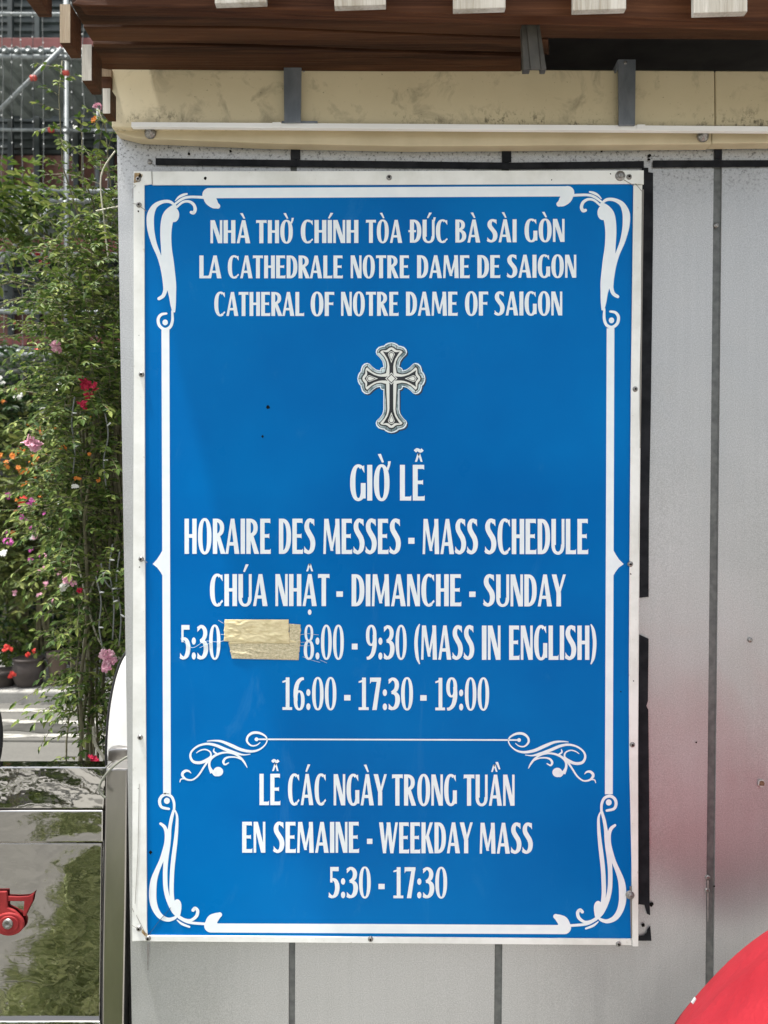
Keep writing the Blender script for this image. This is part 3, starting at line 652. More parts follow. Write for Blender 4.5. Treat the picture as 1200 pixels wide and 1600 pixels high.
strips([(984,1385),(987.6,1385),(987.6,1466),(986,1466)], crack_m, FY+.0015, .001, 0)
strips([(1003.6,296),(1006,296),(1001,700),(999.8,700)], crack_m, FY-.0004, .002, 0)
# small damage on the frame
for pts, mt in (([(210,270),(219,270),(222,276),(216,284),(209,286)], stain), ([(218,271),(223,273),(219,281),(215,280)], stain), ([(222,1452),(232,1462),(230,1466),(221,1457)], stain)):
    slab('stain_mark', pts, FY-.0008, .0004, mt, S)
def crease(pts, r=.0007, y=FY-.001, mt=None):
    MB().tube([P(a, b_, y) for a, b_ in pts], r, 5).build('crease', mt or crack_m, S)
for pts in ([(206,287),(212,290),(207,295),(207,310)], [(209,284),(219,281),(221,274)], [(207,318),(215,319)], [(218,322),(229,330)], [(205,1445),(213,1450),(221,1451)], [(213,1430),(222,1448),(229,1462)],
            [(206,1418),(209,1425)], [(223,874),(230,879)], [(993,287),(1003,299)], [(975,281),(990,290)], [(237.2,268),(238,288)], [(217.5,1225),(215.5,1330),(211,1412)]):
    crease(pts, .0005 if pts[0][0] < 218 else .0007)
crease([(232,1461),(247,1441),(267,1418)], .0005, SB-.0008, ink_shadow)
def screw(px, py, r, y=FY-.001, big=False, label=None):
    q = P(px, py, y)
    if big:
        o = MB().lathe(q, (0,-1,0), [(r,-.002),(r,.0012),(r*.85,.0022),(r*.6,.0024),(r*.58,.006),(r*.5,.0075),(r*.3,.0078)], 18).build('bolt', steel_screw, S, True)
        MB().lathe(q+Vector((0,-.0070,0)), (0,-1,0), [(r*.30,0),(r*.30,.0014)], 6).build('bolt_head', steel_screw, o)
    else:
        o = MB().lathe(q, (0,-1,0), [(r,-.002),(r,.0006),(r*.8,.0022),(r*.45,.003)], 14).build('screw', steel_screw, S, True)
        MB().lathe(q+Vector((0,-.0031,0)), (0,-1,0), [(r*.42,-.0005),(r*.40,.0003)], 8).build('screw_slot', hole_m, o)
for a in ((216,280),(217,320),(608,277.5),(983,276.5),(221,585),(220.5,873.5),(219,1152),(992.5,608),(985,881.5),(988,1163.5),(217,1451),(231.5,1466),(579,1467.5),(966.5,1475)):
    screw(a[0], a[1], .0063)
for a in ((320.5,278.5),(862,281),(954,271.5)): disc('speck', a[0], a[1], FY-.001, .0036 if a[0] < 500 else .0014, hole_m, S, 10, .0004, .2)
screw(969, 275, .0115, FY-.001, True); screw(984.5, 1398.5, .0098, FY-.001, True)
for a in ((216,330,.0022),(985.5,897,.002),(990,1064,.0016),(218,886,.0016),(217,524,.001),(419,636,.004),(410,682,.0026),(235,1332,.004),(970,1081,.0016),(952,1193,.0015),(216,1232,.001)):
    disc('speck', a[0], a[1], (FY-.0012) if (a[0] < 226 or a[0] > 984) else SB-.0004, a[2], hole_m, S, 9, .0003, .35)
# --- printing: flat strokes laid a hair above one another
class Print:
    def __init__(s): s.m = MB(); s.k = 0; s.y = SB-.0004
    def lay(s, quads, tr):
        s.k += 1; y = s.y - (s.k % 40)*.000012
        for q in quads:
            s.m.add([P(*tr(*p), y) for p in q], [tuple(range(len(q)))])
    def build(s, name, mat):
        o = s.m.build(name, mat, S)
        me = o.data
        for p_ in me.polygons:
            if p_.normal.y > 0: p_.flip()
        return o
def rib(pts, n=8, cap=False):
    """pts (x, y, width) -> quads of a smooth ribbon"""
    c_ = catmull([tuple(map(float, p)) for p in pts], n); l_ = []; r_ = []
    for i, (x, y, w_) in enumerate(c_):
        a = c_[max(i-1,0)]; b_ = c_[min(i+1,len(c_)-1)]; dx, dy = b_[0]-a[0], b_[1]-a[1]; d = math.hypot(dx, dy) or 1
        nx, ny = -dy/d*w_/2, dx/d*w_/2; l_.append((x+nx, y+ny)); r_.append((x-nx, y-ny))
    q = [(l_[i], l_[i+1], r_[i+1], r_[i]) for i in range(len(c_)-1)]
    if cap:
        for e, o in ((0, 1), (-1, -2)):
            x, y, w_ = c_[e]; ang = math.atan2(y-c_[o][1], x-c_[o][0])
            q.append([(x+w_/2*math.cos(ang-math.pi/2+math.pi*k/8), y+w_/2*math.sin(ang-math.pi/2+math.pi*k/8)) for k in range(9)])
    return q
def ell(cx, cy, rx, ry, n=24): return [[(cx+rx*math.cos(2*math.pi*k/n), cy+ry*math.sin(2*math.pi*k/n)) for k in range(n)]]
def ring(cx, cy, rx, ry, tx, ty, a0=0, a1=360, p=2.25, n=40):
    q = []; pr = None
    for k in range(n+1):
        a = R(a0+(a1-a0)*k/n); c_, s_ = math.cos(a), math.sin(a); e = 2/p
        f = lambda v: math.copysign(abs(v)**e, v)
        o = (cx+rx*f(c_), cy+ry*f(s_)); i = (cx+(rx-tx)*f(c_), cy+(ry-ty)*f(s_))
        if pr: q.append((pr[0], o, i, pr[1]))
        pr = (o, i)
    return q
def Q(*pts): return [list(pts)]
def bx(x0, y0, x1, y1): return Q((x0,y0),(x1,y0),(x1,y1),(x0,y1))
def mirrorx(q, w_): return [[(w_-x, y) for x, y in p] for p in q]
S_ = .135; 
def armE(x1, y0, y1, fl): return Q((.1,y0),(x1,y0),(x1,y1),(.1,y1)) + fl
GL = {
 'A': (.43, [Q((0,0),(.088,0),(.235,1),(.165,1)), Q((.165,1),(.275,1),(.43,0),(.285,0)), bx(.085,.235,.32,.335)]),
 'B': (.365, [bx(0,0,S_,1), ring(.10,.76,.22,.24,.125,.09,-90,90), ring(.10,.285,.265,.285,.14,.095,-90,90)]),
 'C': (.39, [ring(.22,.5,.22,.515,.14,.085,62,298), Q((.30,.955),(.372,.985),(.378,.77),(.30,.90)), Q((.30,.04),(.39,.14),(.365,.20),(.29,.11))]),
 'D': (.375, [bx(0,0,S_,1), ring(.11,.5,.265,.5,.14,.10,-90,90,2.35)]),
 'E': (.325, [bx(0,0,S_,1), Q((.1,.885),(.285,.885),(.312,.86),(.312,1),(.1,1)), Q((.1,.46),(.255,.46),(.28,.435),(.28,.585),(.255,.56),(.1,.56)), Q((.1,0),(.325,0),(.325,.15),(.297,.115),(.1,.115))]),
 'F': (.30, [bx(0,0,S_,1), Q((.1,.885),(.285,.885),(.312,.86),(.312,1),(.1,1)), Q((.1,.46),(.255,.46),(.28,.435),(.28,.585),(.255,.56),(.1,.56))]),
 'G': (.415, [ring(.22,.5,.22,.515,.14,.085,60,322), Q((.305,.955),(.375,.985),(.382,.77),(.305,.90)), bx(.285,.06,.415,.49)]),
 'H': (.375, [bx(0,0,S_,1), bx(.24,0,.375,1), bx(.1,.455,.27,.56)]),
 'I': (.135, [bx(0,0,S_,1)]),
 'K': (.385, [bx(0,0,S_,1), Q((.11,.45),(.215,.50),(.375,1),(.275,1)), Q((.125,.56),(.235,.60),(.40,0),(.25,0))]),
 'L': (.31, [bx(0,0,S_,1), Q((.1,0),(.31,0),(.31,.15),(.283,.11),(.1,.11))]),
 'M': (.525, [Q((0,0),(.075,0),(.105,1),(.03,1)), Q((.03,1),(.16,1),(.31,.09),(.225,.09)), Q((.225,.09),(.285,.09),(.49,1),(.405,1)), Q((.385,0),(.525,0),(.495,1),(.37,1))]),
 'N': (.375, [bx(0,0,.08,1), Q((0,1),(.135,1),(.375,0),(.24,0)), bx(.297,0,.375,1)]),
 'O': (.42, [ring(.21,.5,.21,.518,.138,.08)]),
 'R': (.39, [bx(0,0,S_,1), ring(.10,.74,.25,.26,.13,.095,-90,90), Q((.10,.50),(.215,.53),(.395,0),(.245,0))]),
 'S': (.335, [rib([(.275,.90,.12),(.205,.955,.105),(.125,.935,.115),(.078,.83,.14),(.088,.70,.15),(.155,.575,.155),(.235,.44,.155),(.265,.29,.15),(.235,.13,.135),(.15,.047,.10),(.07,.065,.11),(.01,.12,.10)]),
              Q((.20,1.0),(.305,.985),(.312,.785),(.255,.86)), Q((0,.03),(.09,.005),(.06,.13),(.0,.225))]),
 'T': (.35, [Q((0,1),(0,.86),(.02,.885),(.33,.885),(.35,.86),(.35,1)), bx(.108,0,.243,.94)]),
 'U': (.395, [bx(0,.26,S_,1), bx(.31,.26,.395,1), ring(.1975,.275,.1975,.29,.105,.085,180,360)]),
 'W': (.62, [Q((0,1),(.13,1),(.235,0),(.13,0)), Q((.15,0),(.225,0),(.335,1),(.265,1)), Q((.245,1),(.37,1),(.475,0),(.37,0)), Q((.39,0),(.47,0),(.62,1),(.535,1))]),
 'Y': (.43, [Q((0,1),(.145,1),(.28,.40),(.15,.40)), Q((.185,.40),(.275,.46),(.43,1),(.345,1)), bx(.145,0,.28,.44)]),
 '0': (.37, [ring(.185,.5,.185,.515,.115,.06)]),
 '1': (.31, [bx(.105,0,.225,1), bx(0,0,.31,.085), Q((.225,1),(.17,1),(.10,.925),(0,.885),(0,.835),(.105,.86),(.15,.86),(.225,.9))]),
 '3': (.34, [rib([(.02,.885,.10),(.10,.955,.09),(.19,.93,.11),(.245,.84,.13),(.25,.72,.13),(.205,.61,.12),(.09,.535,.075)]), rib([(.09,.535,.075),(.20,.51,.11),(.265,.42,.14),(.275,.27,.145),(.23,.12,.13),(.13,.045,.09),(.01,.10,.11)]), Q((.0,.95),(.07,.99),(.07,.87),(.0,.80)), Q((0,.02),(.1,-.01),(.09,.1),(0,.20))]),
 '5': (.33, [bx(.045,.865,.31,1), bx(.045,.50,.115,.95), rib([(.05,.555,.07),(.13,.60,.09),(.215,.55,.12),(.262,.42,.14),(.262,.26,.14),(.215,.11,.13),(.12,.04,.085),(.01,.09,.11)]), Q((0,.02),(.1,-.01),(.09,.09),(0,.19))]),
 '6': (.36, [ring(.185,.295,.175,.31,.115,.065), rib([(.335,.965,.085),(.24,.945,.10),(.14,.84,.125),(.085,.66,.14),(.068,.45,.13),(.08,.28,.115)])]),
 '7': (.34, [Q((0,1),(0,.80),(.035,.87),(.32,.87),(.34,.92),(.34,1)), Q((.215,.92),(.335,.92),(.205,0),(.07,0))]),
 '8': (.35, [ring(.175,.765,.148,.25,.085,.06), ring(.175,.275,.175,.29,.11,.065)]),
 ':': (.155, [ell(.0775,.10,.066,.105), ell(.0775,.535,.066,.105)]),
 '-': (.17, [bx(0,.29,.17,.46)]),
 '(': (.19, [rib([(.185,1.04,.03),(.105,.85,.10),(.065,.48,.115),(.105,.08,.10),(.185,-.13,.03)])]),
}
GL['9'] = (.36, [[[(.36-x, 1-y) for x, y in p] for p in st] for st in GL['6'][1]])
GL[')'] = (.19, [mirrorx(st, .19) for st in GL['('][1]])
def grave(c_, dx=0, dy=0): return Q((c_-.105+dx,1.30+dy),(c_-.02+dx,1.31+dy),(c_+.06+dx,1.075+dy),(c_+.01+dx,1.06+dy))
def acute(c_): return [[(2*c_-x, y) for x, y in p] for p in grave(c_)]
def circ(c_): return Q((c_-.105,1.085),(c_-.05,1.085),(c_+.01,1.26),(c_+.035,1.32),(c_-.035,1.32)) + Q((c_+.105,1.085),(c_+.05,1.085),(c_-.01,1.26),(c_-.035,1.322),(c_+.035,1.322))
def tilde(c_): return rib([(c_-.105,1.375,.09),(c_-.05,1.425,.085),(c_,1.405,.085),(c_+.05,1.385,.085),(c_+.105,1.43,.09)])
def horn(w_): return Q((w_-.075,.90),(w_-.03,.84),(w_+.015,.98),(w_+.035,1.10),(w_-.04,1.10),(w_-.045,1.0))
def mk(b_, *marks):
    w_, st = GL[b_]; return (w_, list(st)+[m_ for m_ in marks])
GL['À'] = mk('A', grave(.21)); GL['Á'] = mk('A', acute(.22)); GL['Â'] = mk('A', circ(.215)); GL['Ậ'] = mk('A', circ(.215), ell(.215,-.19,.055,.085)); GL['Ầ'] = mk('A', circ(.18), grave(.30,.02,.10))
GL['Ò'] = mk('O', grave(.21)); GL['Ờ'] = mk('O', grave(.21), horn(.42)); GL['Í'] = mk('I', acute(.07)); GL['Ứ'] = mk('U', acute(.2), horn(.40)); GL['Ú'] = mk('U', acute(.2))
GL['Đ'] = mk('D', bx(-.05,.455,.20,.545)); GL['Ễ'] = mk('E', circ(.165), tilde(.165))
GAP = .042
TIGHT = {('L','A'): -.06, ('A','T'): -.03, ('T','A'): -.03, ('T','Ò'): -.01, ('R','A'): -.04, ('A','Y'): -.05, ('À','Y'): -.05, ('D','A'): -.01, ('T','H'): .0, ('T','R'): 0}
def word(pr, s, x0, x1, yb, yc):
    adv = 0; pos = []; prev_ = None
    for ch in s:
        if prev_: adv += GAP + TIGHT.get((prev_, ch), 0)
        pos.append(adv); adv += GL[ch][0]; prev_ = ch
    h = yb-yc; sxx = (x1-x0)/adv
    for ch, p_ in zip(s, pos):
        for st in GL[ch][1]:
            pr.lay(st, lambda x, y: (x0+(p_+x)*sxx, yb-y*h))
LINES = [
 [('NHÀ',328.9,391,380,344),('THỜ',400.2,457.5,380,344),('CHÍNH',470,560,379.7,343.7),('TÒA',571.8,628.4,379.5,343.5),('ĐỨC',640.5,699.5,379.2,343.2),('BÀ',711.6,750.3,379,343),('SÀI',761.5,807.2,378.6,342.6),('GÒN',819.6,882.1,378,342)],
 [('LA',311.6,346,434.8,399.2),('CATHEDRALE',356,535.6,434.8,399.2),('NOTRE',548,639.3,434.6,399),('DAME',651.7,733.8,434.5,398.8),('DE',746,781.6,434.3,398.6),('SAIGON',792.5,900.4,434,398)],
 [('CATHERAL',334.9,475.1,493.7,456.2),('OF',485.5,521.6,493.7,456.2),('NOTRE',533,622.7,493.5,456),('DAME',634.4,715,493.3,455.8),('OF',726.6,762.2,493.1,455.6),('SAIGON',773,878.5,492.9,455.5)],
 [('GIỜ',547.1,608.6,782.1,726.3),('LỄ',624.9,663.5,782.1,726.3)],
 [('HORAIRE',288.4,423,865.4,810.4),('DES',435.8,492.4,865.4,810.4),('MESSES',505.2,626,865.6,810.6),('-',638,647.6,865.6,810.6),('MASS',660.4,746.5,865.8,810.8),('SCHEDULE',758,919,865.8,810.8)],
 [('CHÚA',328,418,947,897),('NHẬT',430.4,514.8,947,897),('-',525.6,535.8,947,897),('DIMANCHE',549.4,720.7,947.2,897.2),('-',733.2,743,947.3,897.3),('SUNDAY',755.8,884.2,947.5,897.5)],
 [('5:30',281.3,344.5,1030.2,976.6),('8:00',474.6,537.2,1030.3,976.8),('-',549.7,558.7,1030.3,976.8),('9:30',571.8,635.4,1030.4,977),('(MASS',647,740.8,1030.8,977.2),('IN',753,782,1031,977.4),('ENGLISH)',795.5,932.4,1031,977.4)],
 [('16:00',441.4,525.6,1109.2,1058.5),('-',537.8,547.7,1109.2,1058.5),('17:30',560.4,645.3,1109.4,1058.7),('-',656.7,666.6,1109.5,1058.8),('19:00',680.2,764.3,1109.8,1059)],
 [('LỄ',405.5,438,1258,1209),('CÁC',450,509.5,1258,1209.2),('NGÀY',521.4,604.4,1258.4,1209.6),('TRONG',612.6,713.8,1258.8,1210),('TUẦN',724.6,804,1259,1210.3)],
 [('EN',378.4,414.6,1332.3,1284),('SEMAINE',427.6,561,1332.5,1284.2),('-',573.4,581.9,1332.6,1284.5),('WEEKDAY',592.3,738.7,1333.2,1284.9),('MASS',749.5,832.3,1333.8,1285.5)],
 [('5:30',513.8,579.3,1403.2,1354.6),('-',591.4,601,1403.3,1354.8),('17:30',614.7,698.6,1403.4,1355)],
]
for ln in LINES:
    pr = Print()
    for w_ in ln: word(pr, *w_)
    pr.build('lettering', ink)
# --- border
def ornament(strokes, tr, name='border_ornament'):
    pr = Print(); pr.k = 0
    for st in strokes: pr.lay(st, tr)
    return pr.build(name, ink)
TL = [rib([(440,368,20),(390,328,28),(320,328,32),(250,366,46),(212,440,66),(206,520,68),(216,610,60),(244,720,48),(288,830,40),(320,930,44),(340,1020,50),(348,1095,48),(344,1150,38),(325,1198,34),(287,1224,30)], 8, True),
      rib([(435,365,36),(412,400,80),(375,460,110),(356,540,108),(350,640,102),(356,760,100),(367,880,112),(384,1000,106),(400,1100,92),(412,1200,66),(418,1280,50),(424,1352,24)]),
      ell(425,448,49,68), rib([(438,318,8),(470,285,20),(510,264,24),(545,255,16)], 8, True), rib([(430,352,18),(500,302,24),(570,283,24),(700,287,26)]),
      rib([(450,378,20),(505,332,22),(560,324,24),(605,350,28),(622,395,30),(608,428,32),(585,425,28)], 8, True),
      ell(750,262,62,62), rib([(750,262,118),(765,310,112),(800,350,84),(830,368,48)], 8, True),
      rib([(410,1340,20),(411,1430,26),(388,1488,28),(338,1508,28),(290,1472,28),(280,1412,28),(308,1372,26),(355,1362,20)], 8, True), ell(344,1444,25,27)]
BL = [rib([(426,280,22),(426,205,24),(402,147,26),(350,126,28),(307,150,28),(292,195,28),(312,243,26),(378,260,22)], 8, True), ell(360,185,27,29),
      rib([(424,270,24),(402,350,30),(386,440,34),(372,520,54),(364,610,52),(354,700,46),(346,800,42),(344,900,42),(350,1000,42),(374,1100,42),(418,1200,38),(460,1255,26)]),
      rib([(302,397,24),(338,428,32),(356,485,34),(357,570,42),(336,660,44),(308,740,40),(270,830,46),(240,920,60),(229,1020,68),(232,1110,66),(256,1192,58),(302,1256,50),(370,1285,38),(430,1270,28),(458,1240,18)], 8, True),
      rib([(435,272,12),(454,330,22),(451,440,30),(440,560,36),(425,680,40),(412,800,40),(405,920,40),(404,1040,40),(415,1120,36),(438,1195,30),(470,1250,20)]), ell(456,1160,39,64), rib([(470,1180,50),(472,1240,24),(455,1265,20)]),
      rib([(462,1245,16),(520,1282,22),(580,1291,26),(632,1255,30),(645,1205,30),(622,1180,30),(602,1198,30)], 8, True), rib([(466,1268,14),(560,1310,24),(715,1325,24)]), rib([(455,1290,10),(500,1325,22),(568,1352,18)], 8, True),
      ell(765,1342,60,62), rib([(765,1342,118),(782,1290,106),(812,1262,80),(848,1240,46)], 8, True)]
Zt = lambda x, y: (200+x/5.925, 260+y/5.925); Zb = lambda x, y: (200+x/5.925, 1220+y/5.925)
ornament(TL, Zt); ornament(TL, lambda x, y: (1213.5-Zt(x, y)[0], Zt(x, y)[1]-3.2))
ornament(BL, Zb); ornament(BL, lambda x, y: (1212-Zb(x, y)[0]-(Zb(x,y)[1]-1230)*.003, Zb(x, y)[1]+2.6))
I = lambda x, y: (x, y)
pr = Print(); pr.lay([[(327,293.8),(600,292.4),(886,291),(886,307),(600,308.3),(327,309.8)]], I); pr.build('border_bar', ink)
pr = Print(); pr.lay([[(329,1442.8),(600,1443.8),(882,1445.4),(882,1459.6),(600,1458.4),(329,1457)]], I); pr.build('border_bar', ink)
def sidebar(xs, tip, ya=513, yb=1241):
    (xl0, xr0), (xl1, xr1) = xs; pr = Print(); pr.lay([[(xl0,ya),(xr0,ya),(xr1,yb),(xl1,yb)]], I)
    e = lin((xl0,ya),(xl1,yb),881) if tip < 600 else lin((xr0,ya),(xr1,yb),881)
    sg = 1 if tip < 600 else -1
    cur = [(e, 860), (e-sg*3.5, 866.5), (e-sg*8.5, 874), (tip, 881.3), (e-sg*8, 887), (e-sg*3, 893.5), (e, 899), (e+sg*5, 899), (e+sg*5, 860)]
    pr.lay([cur], I); pr.build('border_bar', ink)
sidebar(((252.3,264.6),(254.9,267)), 238.5); sidebar(((948,960),(945.2,957.4)), 974.5)
# --- divider flourish
FL = [rib([(1025,225,8),(980,258,14),(920,262,18),(871,215,24),(880,155,26),(935,114,30),(1010,114,28),(1080,148,20),(1105,195,15),(1080,255,15),(1010,310,20),(920,330,28),(800,310,36),(680,258,38),(570,214,28),(480,204,18),(400,210,8)]),
      rib([(910,362,8),(830,370,16),(740,350,32),(620,308,36),(500,258,32),(400,242,26),(300,266,22),(225,325,22),(206,390,26),(240,450,32),(320,462,34),(400,430,36),(446,385,22),(436,335,17),(380,308,15),(320,320,14),(275,350,8)]),
      rib([(720,358,18),(640,343,20),(560,352,24),(480,388,28),(434,440,28),(430,510,30),(462,580,50)]), ell(532,567,58,55), rib([(462,560,30),(500,590,60),(532,580,70)]),
      rib([(640,345,14),(720,360,20),(790,402,24),(840,462,22),(872,522,6)]), rib([(835,448,8),(760,405,16),(680,395,18),(620,410,24),(593,450,28),(610,484,20),(652,465,14)], 8, True),
      rib([(485,298,10),(480,330,20),(520,362,22)], 8, True), rib([(420,430,26),(360,520,22),(300,610,20),(230,663,18),(160,658,22),(118,622,30),(116,585,32),(150,558,30),(190,563,20),(215,588,6)]), rib([(135,650,14),(97,655,14),(83,688,10)], 8, True)]
Zd = lambda x, y: (270+x/7.5, 1130+y/7.5)
ornament(FL, Zd, 'divider_flourish'); ornament(FL, lambda x, y: (1211.8-Zd(x, y)[0], Zd(x, y)[1]+1.3), 'divider_flourish')
pr = Print(); pr.lay([[(401,1153.9),(811,1155.1),(811,1157.5),(401,1156.3)]], I); pr.lay(ell(400.8,1155.1,3,3), I); pr.lay(ell(811,1156.3,3,3), I); pr.build('divider_line', ink)
# --- cross emblem
CX, CY = 611.5, 591.5
HEAD = [(100,160),(112,215),(145,262),(185,300),(196,330),(188,365),(160,395),(120,408),(92,412),(72,432),(40,447),(0,453)]   # (half width, distance)
def arm(prof, shift, lim):
    return [(w_, d+(shift if d > 130 else 0)) for w_, d in prof]
def crosspoly(prof, waist, reach=(0, 0, 226, -28)):
    """outline of the whole emblem: up, right, down, left"""
    out = []
    for k in range(4):
        sh = {0: 0, 1: -28, 2: 226, 3: -28}[k]
        half = [(w_, d+sh) for w_, d in prof]
        pts = [(w_, d) for w_, d in half]; full = [(-w_, d) for w_, d in pts] + [(w_, d) for w_, d in reversed(pts[:-1])]
        full = [(-waist, waist*1.0)] + full
        for (u, d) in full:
            out.append({0: (u, d), 1: (d, -u), 2: (-u, -d), 3: (-d, u)}[k])
    return out
def lay_fill(name, polys, mat, k):
    m = MB(); y = SB-.0004-k*.00006
    for q in polys: m.add([P(CX+x/8, CY-yy/8, y) for x, yy in q], [tuple(range(len(q)))])
    o = m.build(name, mat, EM)
    for p_ in o.data.polygons:
        if p_.normal.y > 0: p_.flip()
    return o
EM = thing('x', None, None, (0,0,0)); EM.name = 'cross_emblem'; EM.parent = S
EM.location = P(CX, CY, SB); EM.matrix_parent_inverse = Matrix.Translation(-S.location)
bpy.context.view_layer.update()
def mesh_em(): pass
def build_em(name, polys, mat, k):
    m = MB(); y = SB-.0004-k*.00006
    for q in polys: m.add([P(CX+x/8, CY-yy/8, y) for x, yy in q], [tuple(range(len(q)))])
    o = mesh(name, m.v, m.f, mat); o.parent = EM; o.matrix_parent_inverse = Matrix.Translation(-EM.location)
    for p_ in o.data.polygons:
        if p_.normal.y > 0: p_.flip()
    return o
def inset(prof, dw, dd):
    return [(max(0, w_-dw) if w_ else 0, d-(dd if d > 300 else dd*.3)) for w_, d in prof]
knob = lambda r: [[(sx_*103+r*math.cos(2*math.pi*k/16), sy_*103+r*math.sin(2*math.pi*k/16)) for k in range(16)] for sx_ in (-1,1) for sy_ in (-1,1)]
o1 = crosspoly(HEAD, 100)
build_em('print_shadow', [[(x+15, y-15) for x, y in o1]] , ink_shadow, 1); build_em('print_shadow', [[(x+15, y-15) for x, y in q] for q in knob(40)], ink_shadow, 2)
build_em('emblem_rim', [o1], ink_pale, 3); build_em('emblem_rim', knob(40), ink_pale, 4)
build_em('emblem_line', [crosspoly(inset(HEAD, 14, 13), 87)], ink_black, 5); build_em('emblem_line', knob(28), ink_black, 6)
build_em('emblem_bevel', [crosspoly(inset(HEAD, 19, 17), 83)], ink_teal, 7); build_em('emblem_bevel', knob(24), ink_teal, 8)
ln_ = []
for k in range(4):
    sh = {0: 0, 1: -28, 2: 226, 3: -28}[k]
    for (a, b_) in (((58,355),(72,415)),((-58,355),(-72,415)),((120,320),(178,330)),((-120,320),(-178,330)),((0,380),(0,436))):
        dx, dy = b_[0]-a[0], b_[1]-a[1]; d = math.hypot(dx, dy); n_ = (-dy/d*3.2, dx/d*3.2)
        q = [(a[0]+n_[0],a[1]+n_[1]+sh),(b_[0]+n_[0],b_[1]+n_[1]+sh),(b_[0]-n_[0],b_[1]-n_[1]+sh),(a[0]-n_[0],a[1]-n_[1]+sh)]
        ln_.append([{0: (u, v), 1: (v, -u), 2: (-u, -v), 3: (-v, u)}[k] for u, v in q])
build_em('emblem_line', ln_, ink_black, 9)
HB = [(63,160),(72,215),(98,268),(136,310),(158,333),(142,358),(112,367),(74,369),(54,379),(30,400),(0,408)]
build_em('emblem_line', [crosspoly(HB, 80)], ink_black, 10)
HW = [(51,160),(59,217),(86,270),(124,312),(140,329),(130,345),(108,352),(68,354),(48,364),(26,384),(0,391)]
build_em('emblem_band', [crosspoly(HW, 66)], ink_cream, 11)
HK = [(24,150),(30,190),(48,245),(78,295),(106,340),(80,332),(56,330),(34,336),(18,350),(8,358),(0,362)]
build_em('emblem_core', [crosspoly(HK, 24)], ink_black, 12); build_em('emblem_core', [[(-60,0),(-60,30),(-30,30),(-30,60),(30,60),(30,30),(60,30),(60,-30),(30,-30),(30,-60),(-30,-60),(-30,-30),(-60,-30)]], ink_black, 13)
def drops(s, k_, mat, nm):
    out = []
    for k in range(4):
        sh = {0: 0, 1: -28, 2: 226, 3: -28}[k]; c_ = 290
        q = [(0, c_-95*s*(.9 if s < 1 else 1)), (22*s, c_-35*s), (42*s, c_+12*s), (30*s, c_+40*s), (0, c_+52*s), (-30*s, c_+40*s), (-42*s, c_+12*s), (-22*s, c_-35*s)]
        out.append([{0: (u, v+sh), 1: (v+sh, -u), 2: (-u, -v-sh), 3: (-v-sh, u)}[k] for u, v in q])
    d = 76*s; out.append([(0,d),(d,0),(0,-d),(-d,0)]); [build_em(nm, [q_], mat, k_) for q_ in out]
drops(1.0, 14, ink_cream, 'emblem_drop'); drops(.8, 15, ink_black, 'emblem_line'); drops(.62, 16, ink_cream, 'emblem_drop')

# ------------------------------------------------------------ masking tape patch on the sign
mt_ = thing('masking_tape', 'crumpled cream masking tape patch with loose threads, covering one mass time on the blue sign', 'tape', P(410, 1030, SB))
def tape_sheet(name, pts4, y, amp, seed, mat=None):
    nx, ny = 60, 26; vs = []; fs = []
    (a, b_, c_, d) = pts4
    for j in range(ny+1):
        for i in range(nx+1):
            u, v = i/nx, j/ny
            jag = noise.noise((v*9, seed, 0))*1.4 if i in (0, nx) else 0
            px = (a[0]*(1-u)+b_[0]*u)*(1-v)+(d[0]*(1-u)+c_[0]*u)*v + jag; py = (a[1]*(1-u)+b_[1]*u)*(1-v)+(d[1]*(1-u)+c_[1]*u)*v
            h = (abs(noise.noise((u*3.2, v*5+noise.noise((u*5, v*2, seed))*.9, seed)))-.2)*amp + noise.noise((u*16, v*12, seed))*amp*.25
            e = min(1, 6*min(u, 1-u, v, 1-v)+.15)
            vs.append(P(px, py, y-max(0, .0006+abs(h)*e)))
    fs = [(j*(nx+1)+i, (j+1)*(nx+1)+i, (j+1)*(nx+1)+i+1, j*(nx+1)+i+1) for j in range(ny) for i in range(nx)]
    o = mesh(name, vs, fs, mat or mask_tape, mt_, True); s_ = o.modifiers.new('thick', 'SOLIDIFY'); s_.thickness = .0004; return o
tape_sheet('tape_strip', ((356.5,1001),(469,1003),(466.5,1031.5),(362,1029)), SB-.0008, .0035, 3.1, tape_thin)
tape_sheet('tape_strip', ((452,974.5),(470,976),(468.5,1010),(452,1009)), SB-.0012, .002, 8.4, tape_thin)
tape_sheet('tape_strip', ((350.5,968),(450.5,968),(453,1006),(350,1002)), SB-.0022, .006, 5.7)
tape_sheet('tape_strip', ((353,972),(360,975),(470,1004),(358,1006)), SB-.0016, .004, 1.7)
m = MB()
for pts in ([(341,969),(349,974)], [(345,991),(352,992)], [(282,997),(300,1012),(320,1002),(338,1003),(351,1001)], [(466,1004),(480,1003),(486,1001)], [(466,1009),(484,1009)], [(473,1026),(486,1031),(500,1035)], [(500,1031),(511,1036)], [(469,992),(480,990),(488,991),(498,992)], [(312,1012),(330,1004)]):
    m.tube([P(a, b_, SB-.0012) for a, b_, *_ in [(p[0], p[1], 0) for p in catmull(pts, 4)]], .0004, 5)
m.build('loose_thread', thread_m, mt_)

# ------------------------------------------------------------ stainless gate
GY = 1.80
Gt = thing('steel_gate', 'polished stainless steel gate leaf mirroring the grass, left of the kiosk', 'gate', (P(80,1600,GY).x, GY, 0))
def gbox(name, pts, y, th, mat, bev=.003, parent=None):
    return slab(name, pts, y, th, mat, parent or Gt, bev)
